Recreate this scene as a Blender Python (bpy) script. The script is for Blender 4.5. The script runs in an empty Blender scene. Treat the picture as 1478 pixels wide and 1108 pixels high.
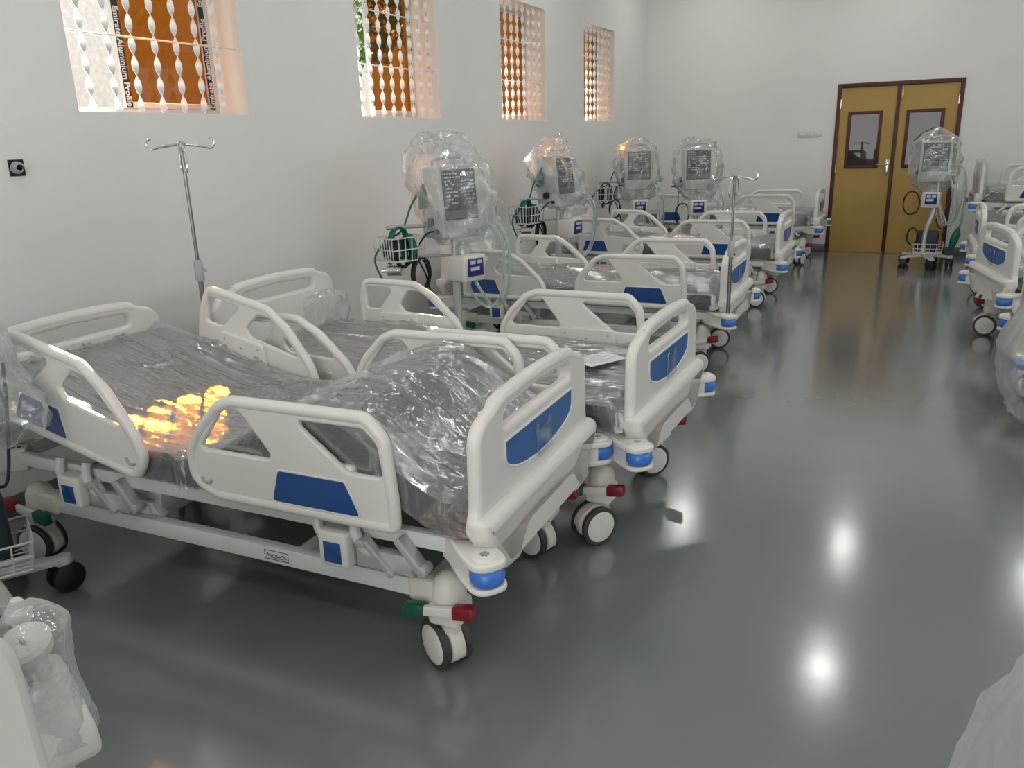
import bpy, bmesh, math, random
from mathutils import Vector, Matrix, noise
R = math.radians
random.seed(4)
sc = bpy.context.scene
COL = sc.collection

# ------------------------------------------------------------------ camera
F, YAW, PITCH, ROLL, CX, CH = 1146.443, 0.46368, 0.29725, -0.03131, 3.555, 1.581
fw = Vector((-math.sin(YAW) * math.cos(PITCH), math.cos(YAW) * math.cos(PITCH), -math.sin(PITCH)))
rt = Vector((math.cos(YAW), math.sin(YAW), 0)); up = rt.cross(fw)
r2 = rt * math.cos(ROLL) + up * math.sin(ROLL); u2 = -rt * math.sin(ROLL) + up * math.cos(ROLL)
cam = bpy.data.objects.new('camera', bpy.data.cameras.new('camera'))
cam.data.sensor_fit = 'HORIZONTAL'; cam.data.sensor_width = 36; cam.data.lens = F / 1478 * 36
cam.data.clip_start = 0.05; cam.data.clip_end = 200
m = Matrix((r2, u2, -fw)).transposed().to_4x4(); m.translation = (CX, 0, CH)
cam.matrix_world = m; COL.objects.link(cam); sc.camera = cam

# ------------------------------------------------------------------ world, sun, lights, exposure
world = bpy.data.worlds.new('sky'); sc.world = world; world.use_nodes = True
bg = world.node_tree.nodes['Background']; bg.inputs[0].default_value = (0.78, 0.88, 1.0, 1); bg.inputs[1].default_value = 1.1
def add_light(name, kind, loc, direction, energy, color=(1, 1, 1), **kw):
    d = bpy.data.lights.new(name, kind); d.energy = energy; d.color = color
    for k, v in kw.items(): setattr(d, k, v)
    o = bpy.data.objects.new(name, d); o.location = loc
    o.rotation_euler = Vector(direction).to_track_quat('-Z', 'Y').to_euler(); COL.objects.link(o); return o
SUN = (1, -1.03, -1.05)
add_light('sun', 'SUN', (-6, 8, 8), SUN, 24.0, (1, 0.93, 0.82), angle=R(0.6))
WIN_Y = [(2.65, 3.76), (4.87, 5.95), (7.09, 8.13), (9.22, 10.28)]
for y0, y1 in WIN_Y[:3]:      # daylight entering through the windows of the opposite wall
    add_light('daylight_side_window', 'AREA', (6.74, (y0 + y1) / 2, 2.3), (-1, 0, -0.15), 12, (0.95, 0.98, 1), shape='RECTANGLE', size=1.05, size_y=1.05)
# daylight entering through the open entrance behind the camera
add_light('daylight_entrance', 'AREA', (3.0, -2.45, 1.6), (0, 1, 0.0), 72, (1, 0.97, 0.92), shape='RECTANGLE', size=2.6, size_y=2.2)
vs = sc.view_settings; vs.view_transform = 'Standard'; vs.look = 'None'; vs.gamma = 1; vs.use_curve_mapping = False; vs.exposure = 0.0
sc.cycles.transparent_max_bounces = 20

# ------------------------------------------------------------------ materials
def mat(name, col, rough=0.5, metal=0.0, spec=0.5, coat=0.0, noise_scale=0, noise_amt=0.0, bump=0.0, bump_scale=40, emit=None, alpha=None):
    mt = bpy.data.materials.new(name); mt.use_nodes = True; nt = mt.node_tree
    b = nt.nodes['Principled BSDF']
    b.inputs['Base Color'].default_value = (*col, 1); b.inputs['Roughness'].default_value = rough
    b.inputs['Metallic'].default_value = metal; b.inputs['Specular IOR Level'].default_value = spec
    if coat: b.inputs['Coat Weight'].default_value = coat; b.inputs['Coat Roughness'].default_value = 0.08
    if emit: b.inputs['Emission Color'].default_value = (*emit[:3], 1); b.inputs['Emission Strength'].default_value = emit[3]
    tc = nt.nodes.new('ShaderNodeTexCoord')
    if noise_scale:
        n = nt.nodes.new('ShaderNodeTexNoise'); n.inputs['Scale'].default_value = noise_scale; n.inputs['Detail'].default_value = 5
        nt.links.new(tc.outputs['Object'], n.inputs['Vector'])
        cr = nt.nodes.new('ShaderNodeValToRGB')
        cr.color_ramp.elements[0].position = 0.3; cr.color_ramp.elements[1].position = 0.7
        cr.color_ramp.elements[0].color = (*[c * (1 - noise_amt) for c in col], 1)
        cr.color_ramp.elements[1].color = (*[min(1, c * (1 + noise_amt)) for c in col], 1)
        nt.links.new(n.outputs['Fac'], cr.inputs[0]); nt.links.new(cr.outputs[0], b.inputs['Base Color'])
    if bump:
        n2 = nt.nodes.new('ShaderNodeTexNoise'); n2.inputs['Scale'].default_value = bump_scale; n2.inputs['Detail'].default_value = 4
        nt.links.new(tc.outputs['Object'], n2.inputs['Vector'])
        bp = nt.nodes.new('ShaderNodeBump'); bp.inputs['Strength'].default_value = bump; bp.inputs['Distance'].default_value = 0.01
        nt.links.new(n2.outputs['Fac'], bp.inputs['Height']); nt.links.new(bp.outputs[0], b.inputs['Normal'])
    return mt

def film_mat(name, tint=(0.97, 0.98, 0.98), lo=0.10, hi=0.75, milk=0.35, rough=0.12, bump=0.35, bscale=30, stretch=(1, 1, 1)):
    """clear polythene: mostly see-through, glossy, a little milky where it is seen edge-on"""
    mt = bpy.data.materials.new(name); mt.use_nodes = True; nt = mt.node_tree
    for n in list(nt.nodes): nt.nodes.remove(n)
    N = nt.nodes.new; L = nt.links.new
    out = N('ShaderNodeOutputMaterial'); tr = N('ShaderNodeBsdfTransparent'); tr.inputs[0].default_value = (*tint, 1)
    gl = N('ShaderNodeBsdfGlossy'); gl.inputs['Roughness'].default_value = rough; gl.inputs['Color'].default_value = (0.95, 0.96, 0.97, 1)
    df = N('ShaderNodeBsdfDiffuse'); df.inputs[0].default_value = (0.85, 0.87, 0.88, 1)
    tl = N('ShaderNodeBsdfTranslucent'); tl.inputs[0].default_value = (0.85, 0.87, 0.88, 1)
    a = N('ShaderNodeMixShader'); a.inputs[0].default_value = 0.5; L(df.outputs[0], a.inputs[1]); L(tl.outputs[0], a.inputs[2])
    g = N('ShaderNodeMixShader'); g.inputs[0].default_value = milk; L(gl.outputs[0], g.inputs[1]); L(a.outputs[0], g.inputs[2])
    lw = N('ShaderNodeLayerWeight'); lw.inputs['Blend'].default_value = 0.35
    mr = N('ShaderNodeMapRange'); mr.inputs['To Min'].default_value = lo; mr.inputs['To Max'].default_value = hi
    L(lw.outputs['Facing'], mr.inputs['Value'])
    mx = N('ShaderNodeMixShader'); L(mr.outputs[0], mx.inputs[0]); L(tr.outputs[0], mx.inputs[1]); L(g.outputs[0], mx.inputs[2])
    L(mx.outputs[0], out.inputs[0])
    tc = N('ShaderNodeTexCoord'); mp = N('ShaderNodeMapping'); mp.inputs['Scale'].default_value = stretch
    nz = N('ShaderNodeTexNoise'); nz.inputs['Scale'].default_value = bscale; nz.inputs['Detail'].default_value = 4; nz.inputs['Distortion'].default_value = 0.6
    bp = N('ShaderNodeBump'); bp.inputs['Strength'].default_value = bump; bp.inputs['Distance'].default_value = 0.012
    L(tc.outputs['Object'], mp.inputs[0]); L(mp.outputs[0], nz.inputs['Vector']); L(nz.outputs['Fac'], bp.inputs['Height'])
    for s in (gl, df, lw): L(bp.outputs[0], s.inputs['Normal'])
    return mt

def glass_mat(name, tint, refl=0.06, rough=0.02):
    mt = bpy.data.materials.new(name); mt.use_nodes = True; nt = mt.node_tree
    for n in list(nt.nodes): nt.nodes.remove(n)
    out = nt.nodes.new('ShaderNodeOutputMaterial'); tr = nt.nodes.new('ShaderNodeBsdfTransparent'); tr.inputs[0].default_value = (*tint, 1)
    gl = nt.nodes.new('ShaderNodeBsdfGlossy'); gl.inputs['Roughness'].default_value = rough
    fr = nt.nodes.new('ShaderNodeMixShader'); fr.inputs[0].default_value = refl
    nt.links.new(tr.outputs[0], fr.inputs[1]); nt.links.new(gl.outputs[0], fr.inputs[2]); nt.links.new(fr.outputs[0], out.inputs[0])
    return mt

WHITE = mat('abs_plastic_ivory', (0.76, 0.745, 0.70), 0.33)
WHITE2 = mat('powder_coated_steel_white', (0.72, 0.73, 0.71), 0.38)
CREAM = mat('cream_plastic', (0.74, 0.70, 0.62), 0.35)
GREYP = mat('grey_plastic', (0.42, 0.43, 0.43), 0.45)
STEELG = mat('zinc_steel', (0.6, 0.6, 0.59), 0.4, 0.5)
STEEL = mat('stainless_steel', (0.30, 0.295, 0.285), 0.28, 1.0)
CHROME = mat('chrome', (0.75, 0.75, 0.74), 0.15, 1.0)
BLUE = mat('blue_gloss_panel', (0.012, 0.075, 0.26), 0.12, coat=0.5)
BLUE2 = mat('blue_matt_panel', (0.03, 0.13, 0.36), 0.4)
BLUER = mat('blue_rubber_roller', (0.05, 0.19, 0.60), 0.28)
RED = mat('red_plastic', (0.22, 0.008, 0.02), 0.35)
GREEN = mat('green_plastic', (0.0, 0.10, 0.055), 0.35)
TYRE = mat('tyre_dark_grey_rubber', (0.05, 0.048, 0.045), 0.5, noise_scale=60, noise_amt=0.4)
BLACK = mat('black_plastic', (0.012, 0.012, 0.014), 0.4)
BLACKM = mat('black_matt', (0.02, 0.02, 0.02), 0.8)
MATTRESS = mat('charcoal_mattress_cover', (0.042, 0.050, 0.062), 0.5, noise_scale=9, noise_amt=0.12)
FILM = film_mat('clear_polythene_mattress', lo=0.29, hi=0.80, milk=0.24, rough=0.17, bump=0.8, bscale=8, stretch=(1, 5.5, 1))
FILMB = film_mat('clear_polythene_bag', lo=0.20, hi=0.95, milk=0.55, rough=0.10, bump=0.6, bscale=20)
FILMW = film_mat('milky_polythene_cover', lo=0.30, hi=0.85, milk=0.62, rough=0.2, bump=0.3, bscale=10)
TUBE = film_mat('translucent_hose', tint=(0.85, 0.9, 0.88), lo=0.35, hi=0.8, milk=0.7, rough=0.2, bump=0.0)
TUBEG = film_mat('pale_green_hose', tint=(0.6, 0.85, 0.75), lo=0.5, hi=0.8, milk=0.6, rough=0.2, bump=0.0)
WALL = mat('white_wall_paint', (0.82, 0.825, 0.795), 0.6, noise_scale=1.3, noise_amt=0.02, bump=0.05, bump_scale=90)
REVEAL = mat('cream_reveal_paint', (0.90, 0.84, 0.77), 0.6)
CEIL = mat('white_ceiling_paint', (0.78, 0.78, 0.77), 0.7)
SKIRT = mat('grey_epoxy_skirting', (0.13, 0.15, 0.155), 0.25)
DOORY = mat('ochre_door_paint', (0.44, 0.275, 0.06), 0.42, noise_scale=3, noise_amt=0.05)
DOORB = mat('dark_red_brown_frame', (0.085, 0.016, 0.010), 0.45, noise_scale=14, noise_amt=0.25)
ALU = mat('silver_aluminium', (0.72, 0.72, 0.72), 0.35, 0.6)
BARW = mat('white_gloss_paint', (0.82, 0.82, 0.80), 0.3)
TAPE = mat('black_protective_tape', (0.015, 0.015, 0.018), 0.35)
INK = mat('white_print', (0.8, 0.8, 0.8), 0.5)
INKD = mat('dark_print', (0.05, 0.05, 0.05), 0.5)
PAPER = mat('white_paper', (0.85, 0.86, 0.88), 0.6)
PRINT = mat('grey_text_print', (0.5, 0.52, 0.55), 0.6)
AMBER = glass_mat('amber_film_glass', (0.60, 0.33, 0.075), 0.05)
DGLASS = glass_mat('grey_vision_glass', (0.66, 0.64, 0.64), 0.03)
BAGG = mat('green_rubber_bag', (0.0, 0.15, 0.09), 0.45)
HOUSE = mat('ventilator_grey_housing', (0.55, 0.56, 0.55), 0.4)
SCREEN = mat('ventilator_dark_screen', (0.03, 0.036, 0.042), 0.2)
KEYS = mat('pale_screen_print', (0.55, 0.57, 0.58), 0.4)
BLUEL = mat('blue_display', (0.015, 0.03, 0.16), 0.2)
WIRE = mat('white_coated_wire', (0.7, 0.7, 0.68), 0.4)
LAMP = mat('lamp_diffuser', (0.9, 0.9, 0.9), 0.5, emit=(1, 0.98, 0.94, 64))
OUTW = mat('pale_render_wall', (0.60, 0.575, 0.555), 0.9, noise_scale=22, noise_amt=0.12)
GROUND = mat('concrete_ground', (0.45, 0.42, 0.38), 0.9, noise_scale=4, noise_amt=0.2)
LEAF = mat('green_leaf', (0.14, 0.30, 0.03), 0.5, noise_scale=5, noise_amt=0.5)
BARK = mat('brown_bark', (0.10, 0.06, 0.03), 0.8)

def floor_mat():
    mt = bpy.data.materials.new('grey_epoxy_floor'); mt.use_nodes = True; nt = mt.node_tree; b = nt.nodes['Principled BSDF']
    N = nt.nodes.new; L = nt.links.new; tc = N('ShaderNodeTexCoord')
    n1 = N('ShaderNodeTexNoise'); n1.inputs['Scale'].default_value = 0.9; n1.inputs['Detail'].default_value = 4; n1.inputs['Distortion'].default_value = 0.8
    L(tc.outputs['Object'], n1.inputs['Vector'])
    cr = N('ShaderNodeValToRGB'); e = cr.color_ramp.elements
    e[0].position = 0.35; e[0].color = (0.165, 0.186, 0.186, 1); e[1].position = 0.7; e[1].color = (0.19, 0.208, 0.205, 1)
    L(n1.outputs['Fac'], cr.inputs[0]); L(cr.outputs[0], b.inputs['Base Color'])
    n2 = N('ShaderNodeTexNoise'); n2.inputs['Scale'].default_value = 3.0; L(tc.outputs['Object'], n2.inputs['Vector'])
    mr = N('ShaderNodeMapRange'); mr.inputs['To Min'].default_value = 0.10; mr.inputs['To Max'].default_value = 0.20
    L(n2.outputs['Fac'], mr.inputs['Value']); L(mr.outputs[0], b.inputs['Roughness'])
    b.inputs['Coat Weight'].default_value = 0.9; b.inputs['Coat Roughness'].default_value = 0.16; b.inputs['Coat IOR'].default_value = 1.6
    n3 = N('ShaderNodeTexNoise'); n3.inputs['Scale'].default_value = 5; L(tc.outputs['Object'], n3.inputs['Vector'])
    bp = N('ShaderNodeBump'); bp.inputs['Strength'].default_value = 0.06; bp.inputs['Distance'].default_value = 0.02
    L(n3.outputs['Fac'], bp.inputs['Height']); L(bp.outputs[0], b.inputs['Normal'])
    return mt
FLOOR = floor_mat()

# ------------------------------------------------------------------ geometry helpers
def finish(me, material, smooth=38):
    me.materials.clear(); me.materials.append(material)
    for f in me.polygons: f.use_smooth = True
    me.set_sharp_from_angle(angle=R(smooth)); return me

class G:
    def __init__(s): s.v = []; s.f = []
    def add(s, vs, fs, M=None):
        n = len(s.v); s.v += [tuple(M @ Vector(q)) if M else tuple(q) for q in vs]; s.f += [tuple(i + n for i in f) for f in fs]; return s
    def box(s, x0, x1, y0, y1, z0, z1, M=None):
        return s.add([(x0, y0, z0), (x1, y0, z0), (x1, y1, z0), (x0, y1, z0), (x0, y0, z1), (x1, y0, z1), (x1, y1, z1), (x0, y1, z1)],
                     [(0, 3, 2, 1), (4, 5, 6, 7), (0, 1, 5, 4), (1, 2, 6, 5), (2, 3, 7, 6), (3, 0, 4, 7)], M)
    def bar(s, a, b, w, h, upv=(0, 0, 1)):
        a = Vector(a); b = Vector(b); d = (b - a); l = d.length; d.normalize()
        sx = d.cross(Vector(upv)).normalized(); uz = sx.cross(d)
        Mx = Matrix((d, sx, uz)).transposed().to_4x4(); Mx.translation = a
        return s.box(0, l, -w / 2, w / 2, -h / 2, h / 2, Mx)
    def cyl(s, a, b, r0, r1=None, seg=16):
        return s.loft(a, b, [(r0, 0), (r0 if r1 is None else r1, 1)], seg)
    def loft(s, a, b, prof, seg=16, caps=True):
        """prof: (radius, t) along a->b"""
        a = Vector(a); b = Vector(b); d = (b - a).normalized()
        x = d.orthogonal().normalized(); y = d.cross(x); n0 = []; vs = []; fs = []
        for r, t in prof:
            c = a.lerp(b, t)
            vs += [c + x * r * math.cos(6.28318 * k / seg) + y * r * math.sin(6.28318 * k / seg) for k in range(seg)]
        for i in range(len(prof) - 1):
            for k in range(seg):
                k2 = (k + 1) % seg; fs.append((i * seg + k, i * seg + k2, (i + 1) * seg + k2, (i + 1) * seg + k))
        if caps: fs.append(tuple(range(seg - 1, -1, -1))); fs.append(tuple((len(prof) - 1) * seg + k for k in range(seg)))
        return s.add(vs, fs)
    def tube(s, path, r, seg=8, closed=False, caps=True):
        P = [Vector(q) for q in path]; n = len(P); vs = []; fs = []; prev = None
        for i in range(n):
            if closed: t = P[(i + 1) % n] - P[i - 1]
            else: t = P[min(i + 1, n - 1)] - P[max(i - 1, 0)]
            t.normalize()
            if prev is None: x = t.orthogonal().normalized()
            else:
                x = prev - t * prev.dot(t)
                x = x.normalized() if x.length > 1e-6 else t.orthogonal().normalized()
            prev = x; y = t.cross(x); rr = r[i] if isinstance(r, (list, tuple)) else r
            vs += [P[i] + (x * math.cos(6.28318 * k / seg) + y * math.sin(6.28318 * k / seg)) * rr for k in range(seg)]
        for i in range(n if closed else n - 1):
            j = (i + 1) % n
            for k in range(seg):
                k2 = (k + 1) % seg; fs.append((i * seg + k, i * seg + k2, j * seg + k2, j * seg + k))
        if caps and not closed: fs.append(tuple(range(seg - 1, -1, -1))); fs.append(tuple((n - 1) * seg + k for k in range(seg)))
        return s.add(vs, fs)
    def mesh(s, me, M=None):
        return s.add([v.co for v in me.vertices], [tuple(p.vertices) for p in me.polygons], M)
    def build(s, name, material, bevel=0.0, seg=2, smooth=38, ang=35):
        me = bpy.data.meshes.new(name); me.from_pydata(s.v, [], s.f); me.update()
        bm = bmesh.new(); bm.from_mesh(me)
        bmesh.ops.recalc_face_normals(bm, faces=bm.faces)
        if bevel:
            es = [e for e in bm.edges if len(e.link_faces) == 2 and e.calc_face_angle(0) > R(ang)]
            bmesh.ops.bevel(bm, geom=es, offset=bevel, segments=seg, profile=0.5, affect='EDGES', clamp_overlap=True)
        bm.to_mesh(me); bm.free()
        return finish(me, material, smooth)

def rpoly(pts, rad, seg=5):
    out = []; n = len(pts)
    for i in range(n):
        p = Vector(pts[i][:2]); a = Vector(pts[i - 1][:2]); b = Vector(pts[(i + 1) % n][:2])
        r = pts[i][2] if len(pts[i]) > 2 else rad
        da = (a - p); db = (b - p); la, lb = da.length, db.length; da.normalize(); db.normalize()
        c = max(-1, min(1, da.dot(db))); th = math.acos(c)
        if r <= 0 or th > 3.1: out.append(p); continue
        t = min(r / math.tan(th / 2), la * 0.48, lb * 0.48)
        p0 = p + da * t; p1 = p + db * t
        for k in range(seg + 1):
            u = k / seg; out.append((1 - u) ** 2 * p0 + 2 * u * (1 - u) * p + u * u * p1)
    return out

def slab(outer, holes, thick, bev, res=2):
    cu = bpy.data.curves.new('outline', 'CURVE'); cu.dimensions = '2D'; cu.fill_mode = 'BOTH'
    cu.extrude = max(thick / 2 - bev, 0.0001); cu.bevel_depth = bev; cu.bevel_resolution = res; cu.offset = -bev
    for poly in [outer] + list(holes):
        sp = cu.splines.new('POLY'); sp.points.add(len(poly) - 1); sp.use_cyclic_u = True
        for q, pt in zip(poly, sp.points): pt.co = (q[0], q[1], 0, 1)
    o = bpy.data.objects.new('outline', cu); COL.objects.link(o)
    dg = bpy.context.evaluated_depsgraph_get(); dg.update()
    me = bpy.data.meshes.new_from_object(o.evaluated_get(dg)); bpy.data.objects.remove(o); return me
XZ = Matrix(((1, 0, 0, 0), (0, 0, -1, 0), (0, 1, 0, 0), (0, 0, 0, 1)))     # u->x, v->z, thickness->-y
YZ = Matrix(((0, 0, 1, 0), (1, 0, 0, 0), (0, 1, 0, 0), (0, 0, 0, 1)))      # u->y, v->z, thickness->x
T = Matrix.Translation

def part(name, me, parent=None, loc=(0, 0, 0), rot=(0, 0, 0), label=None):
    o = bpy.data.objects.new(name, me); COL.objects.link(o); o.parent = parent; o.location = loc; o.rotation_euler = rot
    if label: o['label'] = label
    return o
def thing(name, label, cat, loc=(0, 0, 0), rz=0, group=None):
    o = bpy.data.objects.new(name, None); COL.objects.link(o); o.location = loc; o.rotation_euler = (0, 0, rz); o.empty_display_size = 0.1
    o['label'] = label; o['category'] = cat
    if group: o['group'] = group
    return o
def tag(o, label, cat, group=None):
    o['label'] = label; o['category'] = cat
    if group: o['group'] = group
    return o
def struct(name, me, parent=None, loc=(0, 0, 0), label=None):
    o = part(name, me, parent, loc)
    if parent is None: o['kind'] = 'structure'
    if label: o['label'] = label
    return o
CACHE = {}
def C(key, fn):
    if key not in CACHE: CACHE[key] = fn()
    return CACHE[key]
def fbm(p, o=4): return noise.fractal(Vector(p), 1.0, 2.0, o)
def ridge(p):
    return 1 - abs(noise.noise(Vector(p))) * 2.2
def smooth_path(pts, n=8):
    P = [Vector(q) for q in pts]; out = []
    for i in range(len(P) - 1):
        p0, p1, p2, p3 = P[max(i - 1, 0)], P[i], P[i + 1], P[min(i + 2, len(P) - 1)]
        for k in range(n):
            t = k / n
            out.append(0.5 * ((2 * p1) + (p2 - p0) * t + (2 * p0 - 5 * p1 + 4 * p2 - p3) * t * t + (3 * p1 - p0 - 3 * p2 + p3) * t ** 3))
    out.append(P[-1]); return out

# ------------------------------------------------------------------ the room
RX, Y0, Y1, HC = 6.8, -2.6, 11.69, 3.85
WT = 0.30
ZB, ZT = 1.77, 2.85
def wall_with_openings(x0, x1, ys, holes):
    """wall slab between x0 and x1; holes: (ya, yb, za, zb)"""
    g = G(); yb = sorted({ys[0], ys[1], *[h[0] for h in holes], *[h[1] for h in holes]})
    for a, b in zip(yb[:-1], yb[1:]):
        h = [q for q in holes if q[0] <= a + 1e-4 and q[1] >= b - 1e-4]
        if not h: g.box(x0, x1, a, b, 0, HC)
        else: g.box(x0, x1, a, b, 0, h[0][2]); g.box(x0, x1, a, b, h[0][3], HC)
    return g
bay = [(y0, y1, ZB, ZT) for y0, y1 in WIN_Y]
W0 = (0.43, 1.51)
struct('wall_left', wall_with_openings(-WT, 0, (Y0, Y1 + 0.2), bay + [(*W0, ZB, ZT)]).build('wall_left', WALL, smooth=20))
struct('wall_right', wall_with_openings(RX, RX + WT, (Y0, Y1 + 0.2), bay + [(*W0, ZB, ZT)]).build('wall_right', WALL, smooth=20))
struct('floor', G().box(0, RX, Y0, Y1 + 0.2, -0.1, 0).build('floor', FLOOR))
struct('ceiling', G().box(-WT, RX + WT, Y0 - 0.2, Y1 + 0.2, HC, HC + 0.15).build('ceiling', CEIL))
DX0, DX1, DZ = 2.558, 4.005, 2.15
def far_wall():
    g = G(); g.box(0, DX0, Y1, Y1 + 0.2, 0, HC); g.box(DX1, RX, Y1, Y1 + 0.2, 0, HC); g.box(DX0, DX1, Y1, Y1 + 0.2, DZ, HC); return g.build('wall_far', WALL, smooth=20)
struct('wall_far', far_wall())
def back_wall():
    g = G(); g.box(0, 1.6, Y0 - 0.2, Y0, 0, HC); g.box(4.4, RX, Y0 - 0.2, Y0, 0, HC); g.box(1.6, 4.4, Y0 - 0.2, Y0, 2.8, HC); return g.build('wall_back', WALL, smooth=20)
struct('wall_back', back_wall())
struct('baseboard_left', G().box(0.0, 0.012, Y0, Y1, 0, 0.10).build('baseboard_left', SKIRT, 0.004))
def far_base():
    g = G(); g.box(0.012, DX0 - 0.002, Y1 - 0.012, Y1, 0, 0.10); g.box(DX1 + 0.002, RX, Y1 - 0.012, Y1, 0, 0.10); return g.build('baseboard_far', SKIRT, 0.004)
struct('baseboard_far', far_base())
struct('floor_corridor', G().box(1.5, 5.5, Y1 + 0.2, Y1 + 2.4, -0.1, 0).build('floor_corridor', FLOOR))
struct('ceiling_corridor', G().box(1.5, 5.5, Y1 + 0.2, Y1 + 2.6, 2.9, 3.0).build('ceiling_corridor', CEIL))
struct('wall_corridor_side', G().box(5.5, 5.7, Y1 + 0.2, Y1 + 2.6, -0.1, 3.0).build('wall_corridor_side', WALL))
struct('wall_corridor_end', G().box(1.3, 1.5, Y1 + 0.2, Y1 + 2.6, -0.1, 3.0).build('wall_corridor_end', WALL))
struct('wall_corridor', G().box(1.5, 5.5, Y1 + 2.4, Y1 + 2.6, 0, 2.9).build('wall_corridor', WALL))

# windows in the left wall
def twisted_bar(h, w=0.034, t=0.004, half=0.098, ph=0.0):
    g = G(); n = int(h / 0.012); vs = []; fs = []
    for i in range(n + 1):
        z = h * i / n; a = math.pi * z / half + ph; c, s = math.cos(a), math.sin(a)
        for u, v in ((-w / 2, -t / 2), (w / 2, -t / 2), (w / 2, t / 2), (-w / 2, t / 2)): vs.append((u * s + v * c, u * c - v * s, z))
    for i in range(n):
        for k in range(4): k2 = (k + 1) % 4; fs.append((i * 4 + k, i * 4 + k2, i * 4 + 4 + k2, i * 4 + 4 + k))
    return g.add(vs, fs).build('twisted_bar', BARW, smooth=50)
def text_mesh(txt, size, material, font_bold=False):
    cu = bpy.data.curves.new('lettering', 'FONT'); cu.body = txt; cu.size = size; cu.extrude = 0.0004; cu.align_x = 'CENTER'; cu.align_y = 'CENTER'
    if font_bold: cu.offset = size * 0.02
    o = bpy.data.objects.new('lettering', cu); COL.objects.link(o); dg = bpy.context.evaluated_depsgraph_get(); dg.update()
    me = bpy.data.meshes.new_from_object(o.evaluated_get(dg)); bpy.data.objects.remove(o); return finish(me, material)
TXT = C('tape_text', lambda: text_mesh('Emirate Aluminium Profile', 0.046, INK, True))
for i, (y0, y1) in enumerate(WIN_Y):
    w = bpy.data.objects.new('window_%d' % (i + 1), None); COL.objects.link(w); w.location = (0, y0, ZB); w['kind'] = 'structure'
    W = y1 - y0; H = ZT - ZB; XO = -0.25
    g = G(); e = 0.004
    g.box(-WT, -0.002, W - e, W + 0.0, 0, H); g.box(-WT, -0.002, 0, e, 0, H); g.box(-WT, -0.002, 0, W, 0, e); g.box(-WT, -0.002, 0, W, H - e, H)
    part('reveal_lining', g.build('reveal_lining', REVEAL), w)
    g = G(); t = 0.035
    g.box(XO - 0.04, XO + 0.03, e, t, e, H - e); g.box(XO - 0.04, XO + 0.03, W - t, W - e, e, H - e); g.box(XO - 0.04, XO + 0.03, t, W - t, e, t); g.box(XO - 0.04, XO + 0.03, t, W - t, H - t, H - e)
    part('window_frame', g.build('window_frame', ALU, 0.003), w)
    s0, s1 = W * 0.41, W - 0.032
    g = G(); t2 = 0.042
    g.box(XO + 0.0, XO + 0.026, s0, s0 + t2, 0.036, H - 0.036); g.box(XO, XO + 0.026, s1 - t2, s1, 0.036, H - 0.036)
    g.box(XO, XO + 0.026, s0 + t2, s1 - t2, 0.036, 0.066); g.box(XO, XO + 0.026, s0 + t2, s1 - t2, H - 0.066, H - 0.036)
    sash = part('sliding_sash', g.build('sliding_sash', ALU, 0.003), w)
    part('pane', G().box(XO + 0.010, XO + 0.014, s0 + t2 - 0.004, s1 - t2 + 0.004, 0.06, H - 0.06).build('pane', AMBER), sash, label='amber film-covered glass pane')
    for k, yy in enumerate((s0 + t2 / 2, s1 - t2 / 2)):
        tp = part('protective_tape', G().box(XO + 0.026, XO + 0.0275, yy - 0.020, yy + 0.020, 0.04, H - 0.04).build('protective_tape', TAPE), w, label='black protective tape with white lettering')
        for j in range(2):
            # lettering runs along the strip
            L = part('lettering', TXT, tp, (XO + 0.0279, yy, 0.29 + 0.55 * j), (R(90), R(90) if k == 0 else R(-90), R(90)))
    nb = 7 if i == 0 else 8
    for k in range(nb):
        yb = 0.117 + 0.14 * k if i == 0 else (W / nb) * (k + 0.5)
        part('twisted_bar', C('tb', lambda: twisted_bar(H - 0.008)), w, (-0.045, yb, 0.004), (0, 0, 0.15 * k))
    for z in (0.362, 0.728):
        part('grille_rod', C('rod%d' % i, lambda: G().cyl((-0.045, 0.004, 0), (-0.045, W - 0.004, 0), 0.005, seg=8).build('grille_rod', BARW)), w, (0, 0, z))

# outside: ground, perimeter wall, roof overhang, tree
struct('ground_outside', G().box(-9, -WT, -6, 18, -0.2, -0.1).build('ground_outside', GROUND))
struct('wall_perimeter', G().box(-3.6, -3.4, -6, 18, -0.1, 3.9).build('wall_perimeter', OUTW))
struct('trim_roof_overhang', G().box(-1.02, -WT, Y0 - 0.5, Y1 + 0.5, 3.27, 3.42).build('trim_roof_overhang', OUTW))
def leaf_crown(c, r, n, seed):
    rnd = random.Random(seed); g = G()
    for _ in range(n):
        d = Vector((rnd.gauss(0, 1), rnd.gauss(0, 1), rnd.gauss(0, 1))).normalized() * r * rnd.uniform(0.45, 1) ** 0.5
        q = Vector(c) + Vector((d.x, d.y, d.z * 0.8)); Mx = T(q) @ Matrix.Rotation(rnd.uniform(0, 6.28), 4, 'Z') @ Matrix.Rotation(rnd.uniform(-1, 1), 4, 'X')
        s_ = rnd.uniform(0.05, 0.09)
        g.add([(0, -s_, 0), (s_ * 0.45, 0, 0.01), (0, s_, 0), (-s_ * 0.45, 0, 0.01)], [(0, 1, 2, 3)], Mx)
    return g.build('foliage', LEAF, smooth=20)
tr = thing('garden_tree', 'leafy green tree standing outside beyond the window with the foliage view', 'tree', (-2.5, 8.2, -0.1))
part('trunk', G().tube(smooth_path([(0, 0, 0), (0.03, 0, 0.9), (-0.03, 0.05, 1.9), (0, 0, 2.9)]), 0.06).build('trunk', BARK), tr)
part('foliage', leaf_crown((0, 0, 3.1), 0.75, 1600, 3), tr)

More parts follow.
